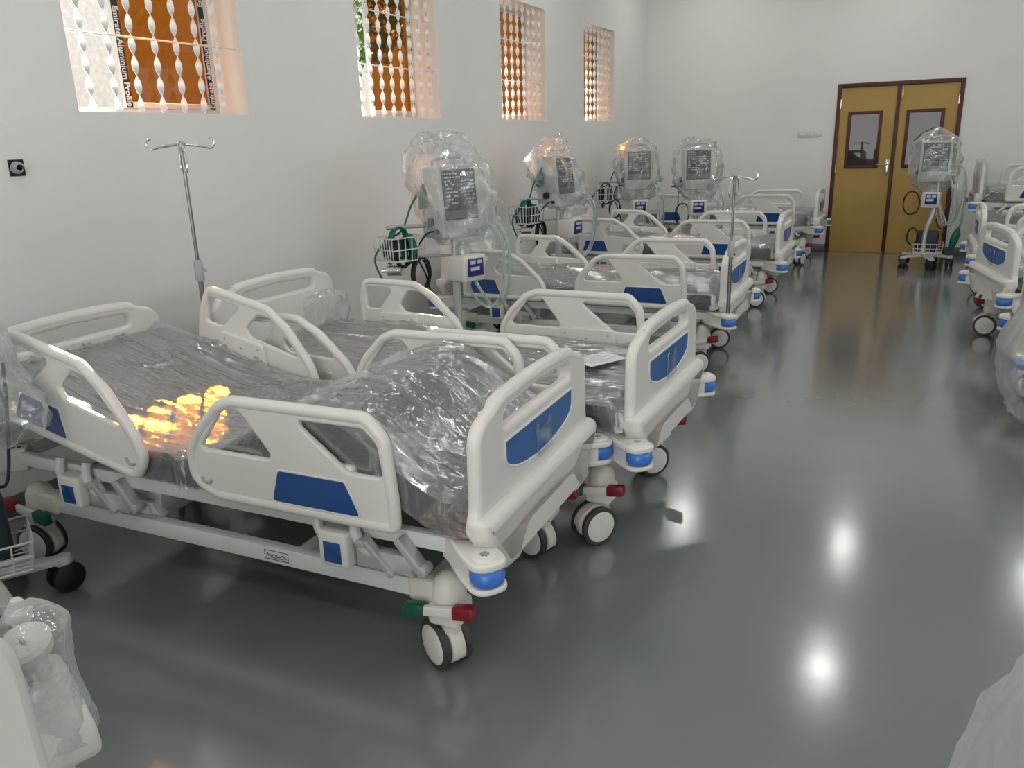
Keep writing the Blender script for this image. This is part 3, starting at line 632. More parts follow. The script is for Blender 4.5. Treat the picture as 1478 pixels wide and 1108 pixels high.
def make_bed(label, loc, rz, group='electric hospital beds', prof='flat', back=0.0, raise_=0.0, seed=1, swivels=(30, 60, -20, 100), detail=True):
    b = thing('hospital_bed', label, 'bed', loc, rz, group)
    pf = {'flat': prof_flat, 'knee': prof_knee}[prof]; up_ = raise_
    part('base_frame', C('base', base_frame), b)
    part('emblem', C('emb', emblem_mesh), b, (0.28, -0.3965, 0.270))
    part('upper_frame', C('upper', upper_frame), b, (0, 0, up_))
    for s in (-1, 1):
        for xl in (0.62, -0.36): part('lift_arm', C(('lift', s, xl, up_), lambda: lift_arm(s, xl, up_)), b)
    part('pivot_bracket', C('colm', column), b, (-0.36, -0.27, 0)); part('pivot_bracket', C('colm', column), b, (-0.36, 0.27, 0))
    part('lift_motor', C('act', actuator), b, (0, 0, 0))
    part('mattress_deck', C(('deck', prof), lambda: deck_mesh(pf, prof)), b, (0, 0, up_))
    mt = part('mattress', C(('matt', prof), lambda: mattress_mesh(pf)), b, (0, 0, up_))
    part('plastic_wrap', C(('film', prof, seed), lambda: film_mesh(pf, seed * 3.7, 1.0 if prof == 'flat' else 1.25)), mt, label='clear creased plastic sleeve')
    # boards
    for nm, sx, dz in (('footboard', 1, 0), ('headboard', -1, 0.045)):
        o = part(nm, C('board', board_mesh), b, (sx * 1.065, 0, dz + up_), (0, 0, 0 if sx > 0 else math.pi))
        part('accent_panel', C('bblue', board_blue), o, label='blue accent panel'); part('panel_rim', C('brim', board_rim), o)
        if sx > 0: part('chart_holder', C('clip', clip_mesh), o, label='clear plastic chart holder')
    # corners
    i = 0
    for sx in (1, -1):
        for sy in (-1, 1):
            rz_ = 0 if sx > 0 else math.pi
            ho = part('corner_housing', C('housing', housing), b, (sx * 0.93, sy * 0.375, 0), (0, 0, rz_))
            part('brake_housing', C('hblock', housing_block), ho)
            ps = sx * sy
            pb = part('pedal_bar', C('pbar', lambda: tilt(pedal_bar())) if ps < 0 else C('pbar2', lambda: tilt(G().box(-0.085, 0.085, 0.058, 0.076, 0.225, 0.258).build('pedal_bar', WHITE, 0.005))), ho)
            red = C('padr', lambda: tilt(pad(1).build('brake_pad', RED, 0.008))) if ps < 0 else C('padr2', lambda: tilt(G().box(0.050, 0.122, 0.048, 0.085, 0.222, 0.266).build('brake_pad', RED, 0.008)))
            grn = C('padg', lambda: tilt(pad(-1).build('release_pad', GREEN, 0.008))) if ps < 0 else C('padg2', lambda: tilt(G().box(-0.122, -0.050, 0.048, 0.085, 0.222, 0.266).build('release_pad', GREEN, 0.008)))
            part('brake_pad', red, ho, label='red brake pad'); part('release_pad', grn, ho, label='green release pad')
            c = part('caster', C('caster', caster_mesh), b, (sx * 0.93, sy * 0.375, 0), (0, 0, R(swivels[i]))); i += 1
            for w in (-1, 1):
                part('tyre', C('tyre', tyre_mesh), c, (-0.038, w * 0.038, 0.082))
                part('wheel_disc', C('disc', disc_mesh), c, (-0.038, w * 0.038, 0.082), (0, 0, 0 if w < 0 else math.pi))
            a = part('bumper_arm', C(('barm', sx * sy), lambda: bumper_arm(sx * sy)), b, (sx * 1.115, sy * 0.485, up_), (0, 0, rz_))
            part('bumper_roller', C('roll', roller), a, Matrix.Rotation(R(38) * sx * sy, 4, 'Z') @ Vector((0.012, 0, 0)), label='blue rubber roller'); part('pole_socket', C('sock', socket_mesh), a)
            for q in (-0.17, -0.145):
                v = Matrix.Rotation(R(38) * sx * sy, 4, 'Z') @ Vector((q, 0.006, 0)); part('bolt', C('bolt', bolt_mesh), a, v)
    # side rails
    for sy in (-1, 1):
        for kind, x0, L_, outl, holes, bl, gx in (('head', -0.875, 0.69, HEAD_OUT, (HEAD_H1, HEAD_H2), HEAD_BL, 0.625), ('foot', 0.035, 0.80, FOOT_OUT, (FOOT_H1, FOOT_H2), FOOT_BL, 0.075)):
            piv = x0 + (0.69 if kind == 'head' else 0.0)          # head rails lean with the backrest
            o = part('side_rail', C(('rail', kind), lambda: rail_shift(rail_mesh(outl, holes), x0 - piv)), b, (piv, sy * RY, 0.492 + up_), (0, back if kind == 'head' else 0, 0))
            yo = sy * 0.0125
            p2 = [(q[0] + x0 - piv, *q[1:]) for q in bl]
            part('accent_panel', C(('rbl', kind, sy), lambda: quad_panel(p2, yo, 0.004, BLUE, 'accent_panel')), o, label='glossy dark blue panel')
            part('panel_rim', C(('rrim', kind, sy), lambda: panel_rim(p2, sy * 0.0125)), o)
            part('angle_gauge', C('gauge', gauge_mesh), o, (gx + x0 - piv, sy * 0.0125, 0.075))
            wc = 0.30 if kind == 'head' else 0.34
            cpx = (0.27 if kind == 'head' else 0.50) + x0 - piv
            cp = part('control_panel', C(('ctl', kind), lambda: control_mesh(wc)), o, (cpx, -sy * 0.018, 0.085), (0, 0, 0 if sy > 0 else math.pi))
            part('sockets', C(('sok', kind), lambda: sockets_mesh(wc)), cp)
            hx = 0.585 if kind == 'foot' else -0.60
            r_ = part('release_handle', C('relb', release_box), b, (hx, sy * 0.448, up_), (0, 0, 0 if sy < 0 else math.pi))
            part('handle_inlay', C('relu', release_blue), r_, label='blue square inlay')
            part('hinge_link', C('hlink', hinge_link), b, (hx, sy * 0.44, up_), (0, 0, 0) if sy < 0 else (0, 0, 0))
            part('rail_arm', C('harm', hinge_arm), b, (hx - 0.22, sy * 0.445, up_))
    return b
def rail_shift(me, dx):
    for v in me.vertices: v.co.x += dx
    return me

def crumple_bag(rings, seed, amp=0.03, seg=64, material=None, close_top=True, sub=5, freq=5.0, sharp=70, ears=0.0):
    """rings: (z, cx, cy, rx, ry, squareness) from bottom to top, made into a crumpled polythene bag"""
    Rn = []
    for i in range(len(rings) - 1):
        for k in range(sub):
            t_ = k / sub; t_ = t_ * t_ * (3 - 2 * t_) * 0.5 + t_ * 0.5
            Rn.append([a + (b - a) * t_ for a, b in zip(rings[i], rings[i + 1])])
    Rn.append(list(rings[-1])); vs = []; fs = []
    for (z, cx, cy, rx, ry, sq) in Rn:
        for k in range(seg):
            a = 6.28318 * k / seg; c, s = math.cos(a), math.sin(a); e = 2 / sq
            px = cx + rx * math.copysign(abs(c) ** e, c); py = cy + ry * math.copysign(abs(s) ** e, s)
            q = Vector((px * freq, py * freq, z * freq * 0.7 + seed))
            f = (max(0, ridge(q)) ** 2 - 0.4) * 0.9 + 0.6 * noise.noise(q * 2.3 + Vector((seed, 0, 0))) + 0.5 * (max(0, ridge(q * 2.7)) ** 3 - 0.3) + 0.3 * (max(0, ridge(q * 5.3)) ** 3 - 0.3)
            dd = Vector((px - cx, py - cy)); l = dd.length + 1e-5; dd /= l
            m_ = min(1.0, l / 0.10); ez = ears * max(0, (z - rings[0][0]) / (rings[-1][0] - rings[0][0]) - 0.55) * (math.cos(2 * a + 2.6) + 0.25 * math.sin(5 * a + seed)) * min(1, l / 0.2)
            vs.append((px + dd.x * amp * f * m_, py + dd.y * amp * f * m_, z + ez + amp * 0.9 * noise.noise(q * 1.4 + Vector((0, 9, 0)))))
    for i in range(len(Rn) - 1):
        for k in range(seg): k2 = (k + 1) % seg; fs.append((i * seg + k, i * seg + k2, (i + 1) * seg + k2, (i + 1) * seg + k))
    if close_top: fs.append(tuple((len(Rn) - 1) * seg + k for k in range(seg)))
    me = bpy.data.meshes.new('plastic_cover'); me.from_pydata(vs, [], fs); me.update(); return finish(me, material or FILMB, sharp)

B1 = make_bed('ivory bed with raised knees and leaning head rails, yellow sunlight on its wrapped mattress', (1.47, 2.165, 0), R(1.6), prof='knee', back=R(13), seed=1, swivels=(-30, -17, 10, 120))
B2 = make_bed('ivory bed with a sheet of paper lying on its flat wrapped mattress', (1.625, 3.19, 0), R(-1.2), seed=2, swivels=(58, 48, 100, 40))
B3 = make_bed('ivory bed carrying an IV pole on its foot corner facing the aisle', (1.43, 5.69, 0), R(0.5), seed=3, raise_=-0.04, swivels=(40, 22, 20, 60))
B4 = make_bed('ivory bed between the IV pole bed and the bed by the corner of the room', (1.43, 8.08, 0), 0, seed=2, raise_=-0.04, swivels=(10, 25, 70, 60))
B5 = make_bed('ivory bed in the corner along the far wall beside the double door', (1.47, 10.78, 0), 0, seed=3, swivels=(70, 20, 70, 60))
B0 = make_bed('ivory bed whose footboard edge hides part of the white unit in clear film', (1.53, 0.048, 0), 0, seed=2, raise_=0.2, swivels=(20, 40, 70, 60))
RB = [('ivory bed with its whole foot end shrouded in a milky plastic sheet', 4.885, 0.80, 0, 2), ('ivory bed with a milky plastic sheet over its footboard and one bare bumper', 5.28, 5.05, 0, 3),
      ('unwrapped ivory bed with its footboard opposite the IV pole bed', 5.20, 6.93, 0, 2), ('unwrapped ivory bed tucked behind the footboard opposite the IV pole bed', 5.215, 8.62, 0, 3), ('raised ivory bed with film on its footboard beside the ventilator at the door', 5.30, 10.78, 0.29, 2)]
RBO = []
for lb, x, y, rs, sd in RB:
    RBO.append(make_bed(lb, (x, y, 0), math.pi + (R(11) if len(RBO) == 2 else 0), raise_=rs, seed=sd, swivels=(160, 200, 70, 60)))
# polythene sheets on beds
part('plastic_cover', crumple_bag([(0.14, 1.09, 0.03, 0.10, 0.50, 3), (0.30, 1.10, 0.03, 0.15, 0.58, 3), (0.45, 1.10, 0.02, 0.15, 0.575, 3), (0.70, 1.08, 0, 0.10, 0.51, 3), (0.90, 1.06, 0, 0.05, 0.46, 3), (0.925, 1.06, 0, 0.02, 0.42, 3)], 3, 0.04, 80, FILMW), RBO[0], label='milky plastic sheet')
part('plastic_cover', crumple_bag([(0.14, 1.07, 0.20, 0.08, 0.30, 3), (0.30, 1.08, 0.20, 0.13, 0.36, 3), (0.45, 1.09, 0.20, 0.13, 0.37, 3), (0.62, 1.075, 0.15, 0.055, 0.36, 3), (0.80, 1.065, 0.12, 0.045, 0.37, 3), (0.90, 1.062, 0.11, 0.04, 0.36, 3), (0.925, 1.06, 0.1, 0.02, 0.32, 3)], 9, 0.022, 80, FILMW), RBO[1], label='milky plastic sheet')
part('plastic_cover', crumple_bag([(0.80, 1.06, 0, 0.05, 0.48, 3), (1.00, 1.065, 0, 0.06, 0.47, 3), (1.19, 1.065, 0, 0.05, 0.45, 3), (1.21, 1.065, 0, 0.02, 0.40, 3)], 4, 0.015, 64, FILMB), RBO[4], label='clear plastic film')
part('plastic_cover', crumple_bag([(0.50, -1.06, 0.34, 0.07, 0.20, 2.5), (0.64, -1.06, 0.36, 0.08, 0.20, 2.5), (0.76, -1.06, 0.36, 0.06, 0.17, 2.5), (0.80, -1.06, 0.36, 0.03, 0.10, 2)], 6, 0.03, 56, FILMB), B2, label='clear crumpled plastic film')

# white unit in film between the first bed and the dark wheeled stand
wu = thing('wrapped_unit', 'white moulded floor unit with round cap, wrapped in clear film', 'medical unit', (2.055, 0.80, 0), R(-20)); wu.scale = (0.8, 0.8, 0.94)
part('foot_plate', G().cyl((0, 0, 0), (0, 0, 0.03), 0.15, 0.13, 28).build('foot_plate', WHITE, 0.006), wu)
part('stem', G().cyl((0, 0, 0.03), (0, 0, 0.44), 0.03).build('stem', WHITE2), wu)
part('body', G().add([(-0.12, -0.09, 0.43), (0.15, -0.08, 0.43), (0.15, 0.08, 0.43), (-0.12, 0.09, 0.43), (-0.10, -0.07, 0.60), (0.06, -0.06, 0.60), (0.06, 0.06, 0.60), (-0.10, 0.07, 0.60), (0.14, -0.08, 0.51), (0.14, 0.08, 0.51)],
     [(0, 3, 2, 1), (4, 5, 6, 7), (0, 1, 8, 5, 4), (1, 2, 9, 8), (8, 9, 6, 5), (2, 3, 7, 6, 9), (3, 0, 4, 7)]).build('body', WHITE, 0.022, 3), wu)
part('knob', G().loft((0.035, -0.05, 0.60), (0.04, -0.06, 0.65), [(0.018, 0), (0.022, 0.4), (0.020, 0.8), (0.010, 1)], 14).build('knob', WHITE), wu)
cp_ = part('cap', G().loft((-0.01, 0, 0.60), (0.015, -0.02, 0.705), [(0.035, 0), (0.035, 0.6), (0.062, 0.72), (0.064, 0.92), (0.055, 1)], 24).build('cap', WHITE), wu)
part('cap_slot', G().box(-0.012, 0.03, -0.026, -0.016, 0.704, 0.7075).build('cap_slot', GREYP), cp_)
part('handle_knob', G().tube([(-0.08, 0.0, 0.60), (-0.085, 0.0, 0.70)], 0.012).loft((-0.085, 0, 0.69), (-0.085, 0, 0.76), [(0.012, 0), (0.03, 0.3), (0.033, 0.6), (0.012, 1)], 16).build('handle_knob', WHITE), wu)
part('plastic_cover', crumple_bag([(0.47, 0.02, 0, 0.13, 0.10, 2.5), (0.56, 0.0, 0, 0.12, 0.09, 2.5), (0.66, 0.0, 0, 0.09, 0.085, 2.4), (0.73, 0.0, 0, 0.085, 0.08, 2.2), (0.76, 0.0, 0, 0.05, 0.05, 2)], 8, 0.018, 56, FILMB), wu, label='clear crumpled film')

# paper on bed two
pp = thing('paper_sheet', 'white printed paper sheet lying on the wrapped mattress of a bed', 'paper', (2.385, 3.20, 0.646), R(62))
part('sheet', G().box(-0.105, 0.105, -0.075, 0.075, 0, 0.002).build('sheet', PAPER), pp)
g = G()
for k in range(9): g.box(-0.085, 0.085 - 0.03 * (k % 3), 0.055 - 0.013 * k, 0.059 - 0.013 * k, 0.002, 0.0026)
part('printed_lines', g.build('printed_lines', PRINT), pp)

# ------------------------------------------------------------------ IV poles
def iv_pole(label, loc, z0, z1, rz, hooks=4):
    o = thing('iv_pole', label, 'pole', loc, rz, 'IV poles on the beds'); h = z1 - z0; mid = h * 0.48
    part('lower_tube', G().cyl((0, 0, 0), (0, 0, mid), 0.0125).build('lower_tube', STEEL), o)
    part('upper_rod', G().cyl((0, 0, mid), (0, 0, h - 0.01), 0.0085).build('upper_rod', STEEL), o)
    part('height_collar', G().loft((0, 0, mid - 0.05), (0, 0, mid + 0.05), [(0.019, 0), (0.021, 0.1), (0.021, 0.9), (0.015, 1)], 14).cyl((0.015, 0, mid), (0.035, 0, mid), 0.009).build('height_collar', GREYP), o)
    hd = part('hook_head', G().loft((0, 0, h - 0.05), (0, 0, h + 0.01), [(0.012, 0), (0.014, 0.4), (0.022, 0.8), (0.010, 1)], 14).build('hook_head', CHROME), o)
    for k in range(hooks):
        a = 1.5708 * k; g = G(); L_ = 0.125
        if k % 2 == 0:
            P = smooth_path([(0.01, 0, h - 0.005), (0.06, 0, h - 0.012), (L_ - 0.02, 0, h - 0.020), (L_ + 0.005, 0, h - 0.025), (L_ + 0.022, 0, h - 0.008), (L_ + 0.018, 0, h + 0.014), (L_, 0, h + 0.018)], 5)
        else:
            P = smooth_path([(0.01, 0, h - 0.005), (0.05, 0, h - 0.02), (0.075, 0, h - 0.10), (0.062, 0, h - 0.125), (0.04, 0, h - 0.122), (0.03, 0, h - 0.105)], 5)
        part('hook', g.tube(P, 0.005, 8).bar((0.005, 0, h - 0.006), (0.07, 0, h - 0.013), 0.004, 0.016).build('hook', CHROME), hd, (0, 0, 0), (0, 0, a))
    return o
iv_pole('stainless IV pole with four hooks at the head corner against the left wall', (0.53, 2.742, 0.494), 0.494, 1.615, R(58))
iv_pole('stainless IV pole standing in the blue bumper at a foot corner by the aisle', (2.549, 5.215, 0.456), 0.456, 1.33, R(-12))

# ------------------------------------------------------------------ ventilators
def vent_base():
    g = G(); n = 5
    for k in range(n):
        a = 6.28318 * k / n + 0.3; c, s = math.cos(a), math.sin(a)
        Mx = Matrix.Rotation(a, 4, 'Z')
        g.add([(0.0, -0.05, 0.125), (0.0, 0.05, 0.125), (0.28, 0.028, 0.115), (0.28, -0.028, 0.115), (0.0, -0.05, 0.17), (0.0, 0.05, 0.17), (0.28, 0.022, 0.135), (0.28, -0.022, 0.135)],
              [(0, 1, 2, 3), (4, 7, 6, 5), (0, 4, 5, 1), (1, 5, 6, 2), (2, 6, 7, 3), (3, 7, 4, 0)], Mx)
        g.cyl((0.27 * c, 0.27 * s, 0.108), (0.27 * c, 0.27 * s, 0.142), 0.036, 0.030, 14)
    g.cyl((0, 0, 0.12), (0, 0, 0.185), 0.075, 0.055, 20)
    return g.build('star_base', HOUSE, 0.006, ang=50)
def vent_caster():
    g = G()
    for s in (-1, 1): g.loft((0, s * 0.010, 0.058), (0, s * 0.038, 0.058), [(0.040, 0), (0.056, 0.05), (0.058, 0.3), (0.058, 0.8), (0.050, 1)], 20)
    g.cyl((0, 0, 0.055), (0, 0, 0.112), 0.012); g.box(-0.04, 0.02, -0.010, 0.010, 0.05, 0.105)
    return g.build('caster', BLACK, smooth=40)
def basket_mesh(w, dp, h):
    g = G(); r_ = 0.0035
    for z in (0, h * 0.5, h):
        k = 0.9 + 0.1 * z / h
        g.tube([(-w / 2 * k, -dp / 2 * k, z), (w / 2 * k, -dp / 2 * k, z), (w / 2 * k, dp / 2 * k, z), (-w / 2 * k, dp / 2 * k, z)], r_ * 1.2, 5, True)
    for i in range(8):
        u = -0.5 + i / 7
        for s in (-1, 1): g.tube([(w * u * 0.9, s * dp / 2 * 0.9, 0), (w * u, s * dp / 2, h)], r_, 5)
        g.tube([(w * u * 0.9, -dp / 2 * 0.9, 0), (w * u * 0.9, dp / 2 * 0.9, 0)], r_, 5)
    for i in range(6):
        u = -0.5 + i / 5
        for s in (-1, 1): g.tube([(s * w / 2 * 0.9, dp * u * 0.9, 0), (s * w / 2, dp * u, h)], r_, 5)
    return g.build('basket', WIRE)
def housing_unit():     # front faces +x
    g = G(); g.add([(-0.13, -0.165, 0.98), (0.11, -0.165, 0.98), (0.11, 0.165, 0.98), (-0.13, 0.165, 0.98), (-0.13, -0.16, 1.44), (0.06, -0.16, 1.44), (0.06, 0.16, 1.44), (-0.13, 0.16, 1.44)],
                   [(0, 3, 2, 1), (4, 5, 6, 7), (0, 1, 5, 4), (1, 2, 6, 5), (2, 3, 7, 6), (3, 0, 4, 7)]); return g.build('monitor_housing', HOUSE, 0.022, 3)
def onface(y, v):       # point on the sloping front
    t_ = (v - 0.98) / 0.46; return 0.11 + (0.06 - 0.11) * t_
def screen_mesh():
    g = G(); g.mesh(slab(rpoly([(-0.135, 1.10), (-0.135, 1.415), (0.135, 1.415), (0.135, 1.10)], 0.012, 3), [], 0.010, 0.003, 1), YZ)
    me = g.build('screen', SCREEN)
    for v in me.vertices: v.co.x += onface(0, v.co.z) + 0.002
    return me
def keys_mesh(seed):
    rnd = random.Random(seed); g = G()
    for r_ in range(9):
        z = 1.395 - 0.023 * r_; y = -0.115
        while y < 0.10:
            w = rnd.choice((0.012, 0.02, 0.034))
            if rnd.random() < 0.62: x = onface(0, z) + 0.0078; g.box(x, x + 0.001, y, min(y + w, 0.12), z - 0.008 - rnd.random() * 0.004, z)
            y += w + 0.008
    return g.build('screen_print', KEYS)
def panel_strip():
    me = G().mesh(slab(rpoly([(-0.13, 1.108), (-0.13, 1.16), (0.13, 1.16), (0.13, 1.108)], 0.008, 2), [], 0.004, 0.001, 1), YZ).build('key_strip', mat('grey_key_strip', (0.12, 0.13, 0.145), 0.4))
    for v in me.vertices: v.co.x += onface(0, v.co.z) + 0.0085
    return me
def knob_mesh():
    g = G(); g.loft((0, 0, 0), (0, -0.03, 0), [(0.030, 0), (0.030, 0.5), (0.026, 1)], 18); return g.build('side_port', BLACK)
def loop_cable(c, r_, n, axis, seed, rad=0.005):
    rnd = random.Random(seed); P = []
    for k in range(n):
        for i in range(14):
            a = 6.28318 * i / 14; q = (1 + 0.12 * rnd.random())
            if axis == 'x': P.append((c[0] + 0.012 * (k - n / 2) + 0.005 * math.sin(a), c[1] + r_ * q * 0.62 * math.cos(a), c[2] + r_ * q * math.sin(a)))
            else: P.append((c[0] + r_ * q * 0.62 * math.cos(a), c[1] + 0.012 * (k - n / 2), c[2] + r_ * q * math.sin(a)))
    return G().tube(smooth_path(P[::2], 4), rad, 6)

def make_ventilator(label, loc, rz, bag, seed, high_basket=True, bent=False, ears=0.0, amp=0.042):
    v = thing('ventilator', label, 'ventilator', loc, rz, 'wheeled ventilators in plastic bags')
    part('star_base', C('vbase', vent_base), v)
    for k in range(5):
        a = 6.28318 * k / 5 + 0.3; part('caster', C('vcast', vent_caster), v, (0.27 * math.cos(a), 0.27 * math.sin(a), 0), (0, 0, a * 1.7 + 0.6 + seed))
    path = [(0, 0, 0.17), (0, 0, 0.45), (0, 0, 0.98)] if not bent else smooth_path([(0.02, -0.02, 0.17), (0.02, -0.02, 0.36), (0.03, 0.0, 0.48), (0.035, 0.05, 0.70), (0.0, 0.06, 0.98)], 6)
    part('column', G().tube(path, 0.027, 16).build('column', ALU), v)
    hs = part('monitor_housing', C('vhouse', housing_unit), v)
    part('screen', C('vscr', screen_mesh), hs, label='dark display screen'); part('screen_print', C(('vkeys', seed), lambda: keys_mesh(seed)), hs); part('key_strip', C('vstrip', panel_strip), hs)
    part('side_port', C('vknob', knob_mesh), hs, (-0.02, -0.165, 1.09)); part('side_port', C('vknob', knob_mesh), hs, (0.05, -0.166, 1.03)).scale = (0.45, 0.6, 0.45)
    part('carry_handle', G().tube(smooth_path([(-0.02, -0.13, 1.43), (-0.02, -0.12, 1.475), (-0.02, 0, 1.485), (-0.02, 0.12, 1.475), (-0.02, 0.13, 1.43)], 6), 0.010).build('carry_handle', GREYP), hs)
    # humidifier with little display
    hm = part('humidifier', G().add([(0.03, -0.075, 0.70), (0.15, -0.065, 0.70), (0.15, 0.065, 0.70), (0.03, 0.075, 0.70), (0.03, -0.075, 0.84), (0.165, -0.07, 0.85), (0.165, 0.07, 0.85), (0.03, 0.075, 0.84)],
              [(0, 3, 2, 1), (4, 5, 6, 7), (0, 1, 5, 4), (1, 2, 6, 5), (2, 3, 7, 6), (3, 0, 4, 7)]).build('humidifier', WHITE, 0.014, 3), v); hm.scale = (1.3, 1.35, 1.2); hm.location = (0, 0, -0.14)
    part('display', G().box(0.157, 0.169, -0.045, 0.045, 0.735, 0.83, T((0.0, 0, 0))).build('display', BLUEL, 0.002), hm, label='small blue display')
    part('display_print', G().box(0.169, 0.170, -0.035, -0.005, 0.80, 0.82).box(0.169, 0.170, 0.005, 0.035, 0.80, 0.82).box(0.169, 0.170, -0.035, 0.02, 0.765, 0.785).build('display_print', KEYS), hm)
    part('water_chamber', G().loft((0.09, 0, 0.85), (0.09, 0, 0.96), [(0.055, 0), (0.055, 0.5), (0.04, 0.85), (0.018, 1)], 18).build('water_chamber', TUBE), v)
    # breathing hoses
    for k, (dy, dm) in enumerate(((0.10, TUBE), (0.15, TUBEG)) if seed != 5 else ()):
        part('breathing_hose', G().tube(smooth_path([(0.08, dy, 1.0), (0.20, dy + 0.05, 1.06), (0.26, dy + 0.10, 0.92), (0.22, dy + 0.12, 0.62), (0.14, dy + 0.06, 0.50), (0.06, dy - 0.02, 0.60 + 0.05 * k), (0.06, dy - 0.05, 0.74)], 8), 0.011, 8).build('breathing_hose', dm), v)
    # basket and cables
    if high_basket is None:
        part('gas_cable', loop_cable((-0.02, -0.15, 0.70), 0.12, 3, 'x', seed + 3, 0.006).build('gas_cable', BLACK), v)
        part('side_rod', G().tube([(0, -0.03, 1.02), (-0.03, -0.20, 1.02), (-0.03, -0.28, 1.02)], 0.009, 8).tube([(-0.03, -0.20, 1.06), (-0.03, -0.20, 0.62)], 0.006, 8).build('side_rod', BLACK), v)
    elif high_basket:
        bx, by, bz = -0.12, -0.36, 0.86
        part('basket_arm', G().tube([(0, 0, 1.06), (-0.10, -0.30, 1.07), (-0.13, -0.44, 1.07)], 0.014, 10).tube([(0, 0, 0.86), (-0.08, -0.24, 0.87)], 0.010, 8).build('basket_arm', GREYP), v)
        part('basket', C('bk1', lambda: basket_mesh(0.22, 0.26, 0.15)), v, (bx, by, bz))
        part('hose_bundle', loop_cable((bx, by, bz + 0.10), 0.10, 4, 'x', seed, 0.009).build('hose_bundle', BAGG), v, label='green coiled hose')
        part('hose_bundle', loop_cable((bx + 0.04, by + 0.05, bz + 0.07), 0.085, 4, 'y', seed + 5, 0.008).build('hose_bundle', BAGG), v, label='green coiled hose')
        part('cable_bundle', loop_cable((bx - 0.03, by - 0.04, bz + 0.06), 0.075, 5, 'y', seed + 9, 0.007).build('cable_bundle', BLACK), v)
        part('cable_bundle', loop_cable((bx + 0.05, by + 0.0, bz + 0.05), 0.09, 4, 'x', seed + 11, 0.006).build('cable_bundle', BLACK), v)
        part('power_cable', loop_cable((bx + 0.09, by + 0.10, bz - 0.10), 0.10, 4, 'x', seed + 1, 0.006).build('power_cable', BLACK), v)
        part('gas_cable', G().tube(smooth_path([(0.05, -0.17, 1.04), (0.03, -0.25, 1.02), (-0.06, -0.27, 0.90), (-0.04, -0.22, 0.75), (-0.05, -0.18, 0.62)], 6), 0.006, 7).build('gas_cable', BLACK), v)
        part('gas_hose', G().tube(smooth_path([(-0.06, -0.17, 1.34), (-0.10, -0.26, 1.20), (-0.12, -0.33, 1.05), (-0.16, -0.44, 0.98), (-0.17, -0.52, 0.88), (-0.14, -0.50, 0.76), (-0.12, -0.46, 0.70)], 6), 0.007, 7).build('gas_hose', BAGG), v)
        part('regulator', G().cyl((bx, by - 0.10, 0.80), (bx + 0.07, by - 0.04, 0.80), 0.032).cyl((bx - 0.03, by - 0.13, 0.80), (bx, by - 0.10, 0.80), 0.012).build('regulator', CHROME), v)
        part('green_pouch', G().mesh(slab(rpoly([(0, 0), (0.07, 0.02), (0.085, 0.12), (0.04, 0.16), (0.0, 0.11)], 0.02, 3), [], 0.02, 0.008), T((-0.12, -0.185, 1.16)) @ XZ).build('green_pouch', BAGG), v, label='green rubber test pouch')
    else:
        part('basket', C('bk2', lambda: basket_mesh(0.26, 0.34, 0.11)), v, (0.0, 0.02, 0.17))
        part('compressor', G().box(-0.13, 0.0, -0.11, 0.13, 0.175, 0.42).build('compressor', mat('dark_blue_grey_case', (0.03, 0.04, 0.055), 0.5), 0.03, 3), v)
        part('power_cable', loop_cable((0.05, -0.15, 0.36), 0.09, 4, 'x', seed, 0.008).build('power_cable', BLACK), v)
        part('gas_cable', loop_cable((0.02, -0.20, 0.74), 0.13, 3, 'x', seed + 3, 0.006).build('gas_cable', BLACK), v)
        part('loose_cable', G().tube(smooth_path([(0, 0.12, 0.98), (0.04, 0.20, 0.75), (0.03, 0.08, 0.56), (-0.04, 0.15, 0.45), (-0.05, 0.2, 0.7), (0, 0.22, 0.9)], 8), 0.006, 7).build('loose_cable', BLACK), v)
        if bent: part('resuscitator_bag', G().loft((0.05, 0.26, 0.20), (0.05, 0.32, 0.48), [(0.006, 0), (0.03, 0.15), (0.045, 0.45), (0.04, 0.75), (0.015, 0.95), (0.012, 1)], 14).build('resuscitator_bag', BAGG), v, label='green hanging breathing bag')
        if bent: part('long_hose', G().tube(smooth_path([(0.05, 0.32, 0.48), (0.06, 0.34, 0.62), (0.05, 0.34, 0.90), (0.04, 0.30, 1.12), (0.05, 0.2, 1.15)], 8), 0.012, 8).build('long_hose', TUBE), v)
        if bent: part('long_hose', G().tube(smooth_path([(0.06, 0.08, 0.82), (0.10, 0.14, 0.55), (0.08, 0.24, 0.52), (0.06, 0.30, 0.70), (0.05, 0.31, 1.0)], 8), 0.012, 8).build('long_hose', TUBE), v)
    part('plastic_cover', crumple_bag(bag, seed * 2.3, amp, 72, ears=ears), v, label='clear crumpled plastic bag')
    return v
BAG_A = [(0.92, 0.02, 0.10, 0.20, 0.20, 2.2), (1.02, 0.02, 0.06, 0.21, 0.25, 2.4), (1.2, 0.0, 0.03, 0.22, 0.27, 2.6), (1.42, -0.02, 0.0, 0.21, 0.28, 2.6), (1.53, -0.03, -0.03, 0.15, 0.24, 2.2), (1.59, -0.03, -0.08, 0.08, 0.14, 2), (1.64, -0.03, -0.10, 0.03, 0.05, 2)]
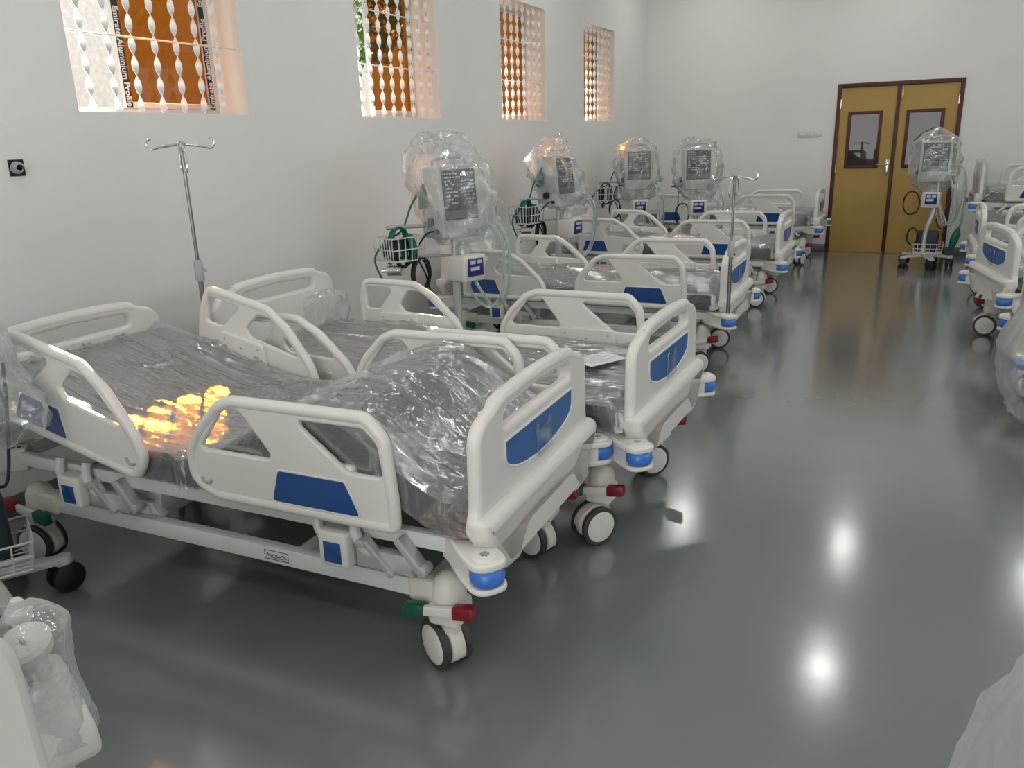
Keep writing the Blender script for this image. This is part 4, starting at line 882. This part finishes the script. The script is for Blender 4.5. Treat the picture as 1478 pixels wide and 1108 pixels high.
BAG_B = [(0.95, 0.02, 0.14, 0.16, 0.14, 2.2), (1.08, 0.02, 0.06, 0.20, 0.22, 2.4), (1.25, 0.0, 0.0, 0.21, 0.25, 2.6), (1.42, -0.04, -0.05, 0.20, 0.26, 2.4), (1.50, -0.04, -0.02, 0.13, 0.23, 2.2), (1.56, -0.02, 0.08, 0.06, 0.10, 2), (1.60, 0, 0.10, 0.02, 0.04, 2)]
BAG_C = [(0.86, 0.03, 0.02, 0.10, 0.12, 2.2), (0.94, 0.03, 0.0, 0.15, 0.20, 2.4), (1.06, 0.02, 0.0, 0.20, 0.25, 2.5), (1.25, 0.0, 0.0, 0.21, 0.27, 2.5), (1.42, -0.02, 0.0, 0.19, 0.24, 2.4), (1.50, -0.03, 0.0, 0.12, 0.18, 2.2), (1.55, -0.03, 0.0, 0.06, 0.10, 2)]
BAG_D = BAG_C[:-2] + [(1.50, -0.03, -0.02, 0.10, 0.15, 2.0), (1.60, -0.03, -0.03, 0.015, 0.02, 2)]
BAG_E = [(0.66, 0.02, 0.04, 0.24, 0.29, 2.2), (0.74, 0.02, 0.04, 0.25, 0.29, 2.2), (0.90, 0.02, 0.02, 0.21, 0.25, 2.4), (1.06, 0.02, 0.0, 0.19, 0.22, 2.5), (1.25, 0.0, 0.0, 0.19, 0.23, 2.5), (1.42, -0.02, 0.0, 0.18, 0.22, 2.4), (1.50, -0.03, 0.0, 0.12, 0.18, 2.2), (1.55, -0.03, 0.0, 0.06, 0.10, 2)]
make_ventilator('bagged ventilator with low basket of dark cables, standing beside the raised-knee bed', (0.69, 1.40, 0), R(-29), BAG_E, 5, high_basket=False)
make_ventilator('bagged ventilator with yellow sunlight on its bag and a green pouch, behind the paper bed', (0.85, 4.62, 0), R(-22), BAG_A, 1, ears=0.22, amp=0.055)
make_ventilator('bagged ventilator turned sideways with green coiled hose in its basket, under the third window', (0.60, 6.99, 0), R(-8), BAG_B, 2, ears=0.25, amp=0.055)
make_ventilator('bagged ventilator closest to the corner of the two walls', (0.62, 9.36, 0), R(-62), BAG_C, 3, amp=0.05)
make_ventilator('bagged ventilator standing between the beds beside the one in the corner', (1.33, 9.33, 0), R(-68), BAG_C, 4, high_basket=None, amp=0.05)
make_ventilator('bagged ventilator on a bent silver column in front of the ochre double door', (3.76, 10.62, 0), R(-91), BAG_D, 6, high_basket=False, bent=True)
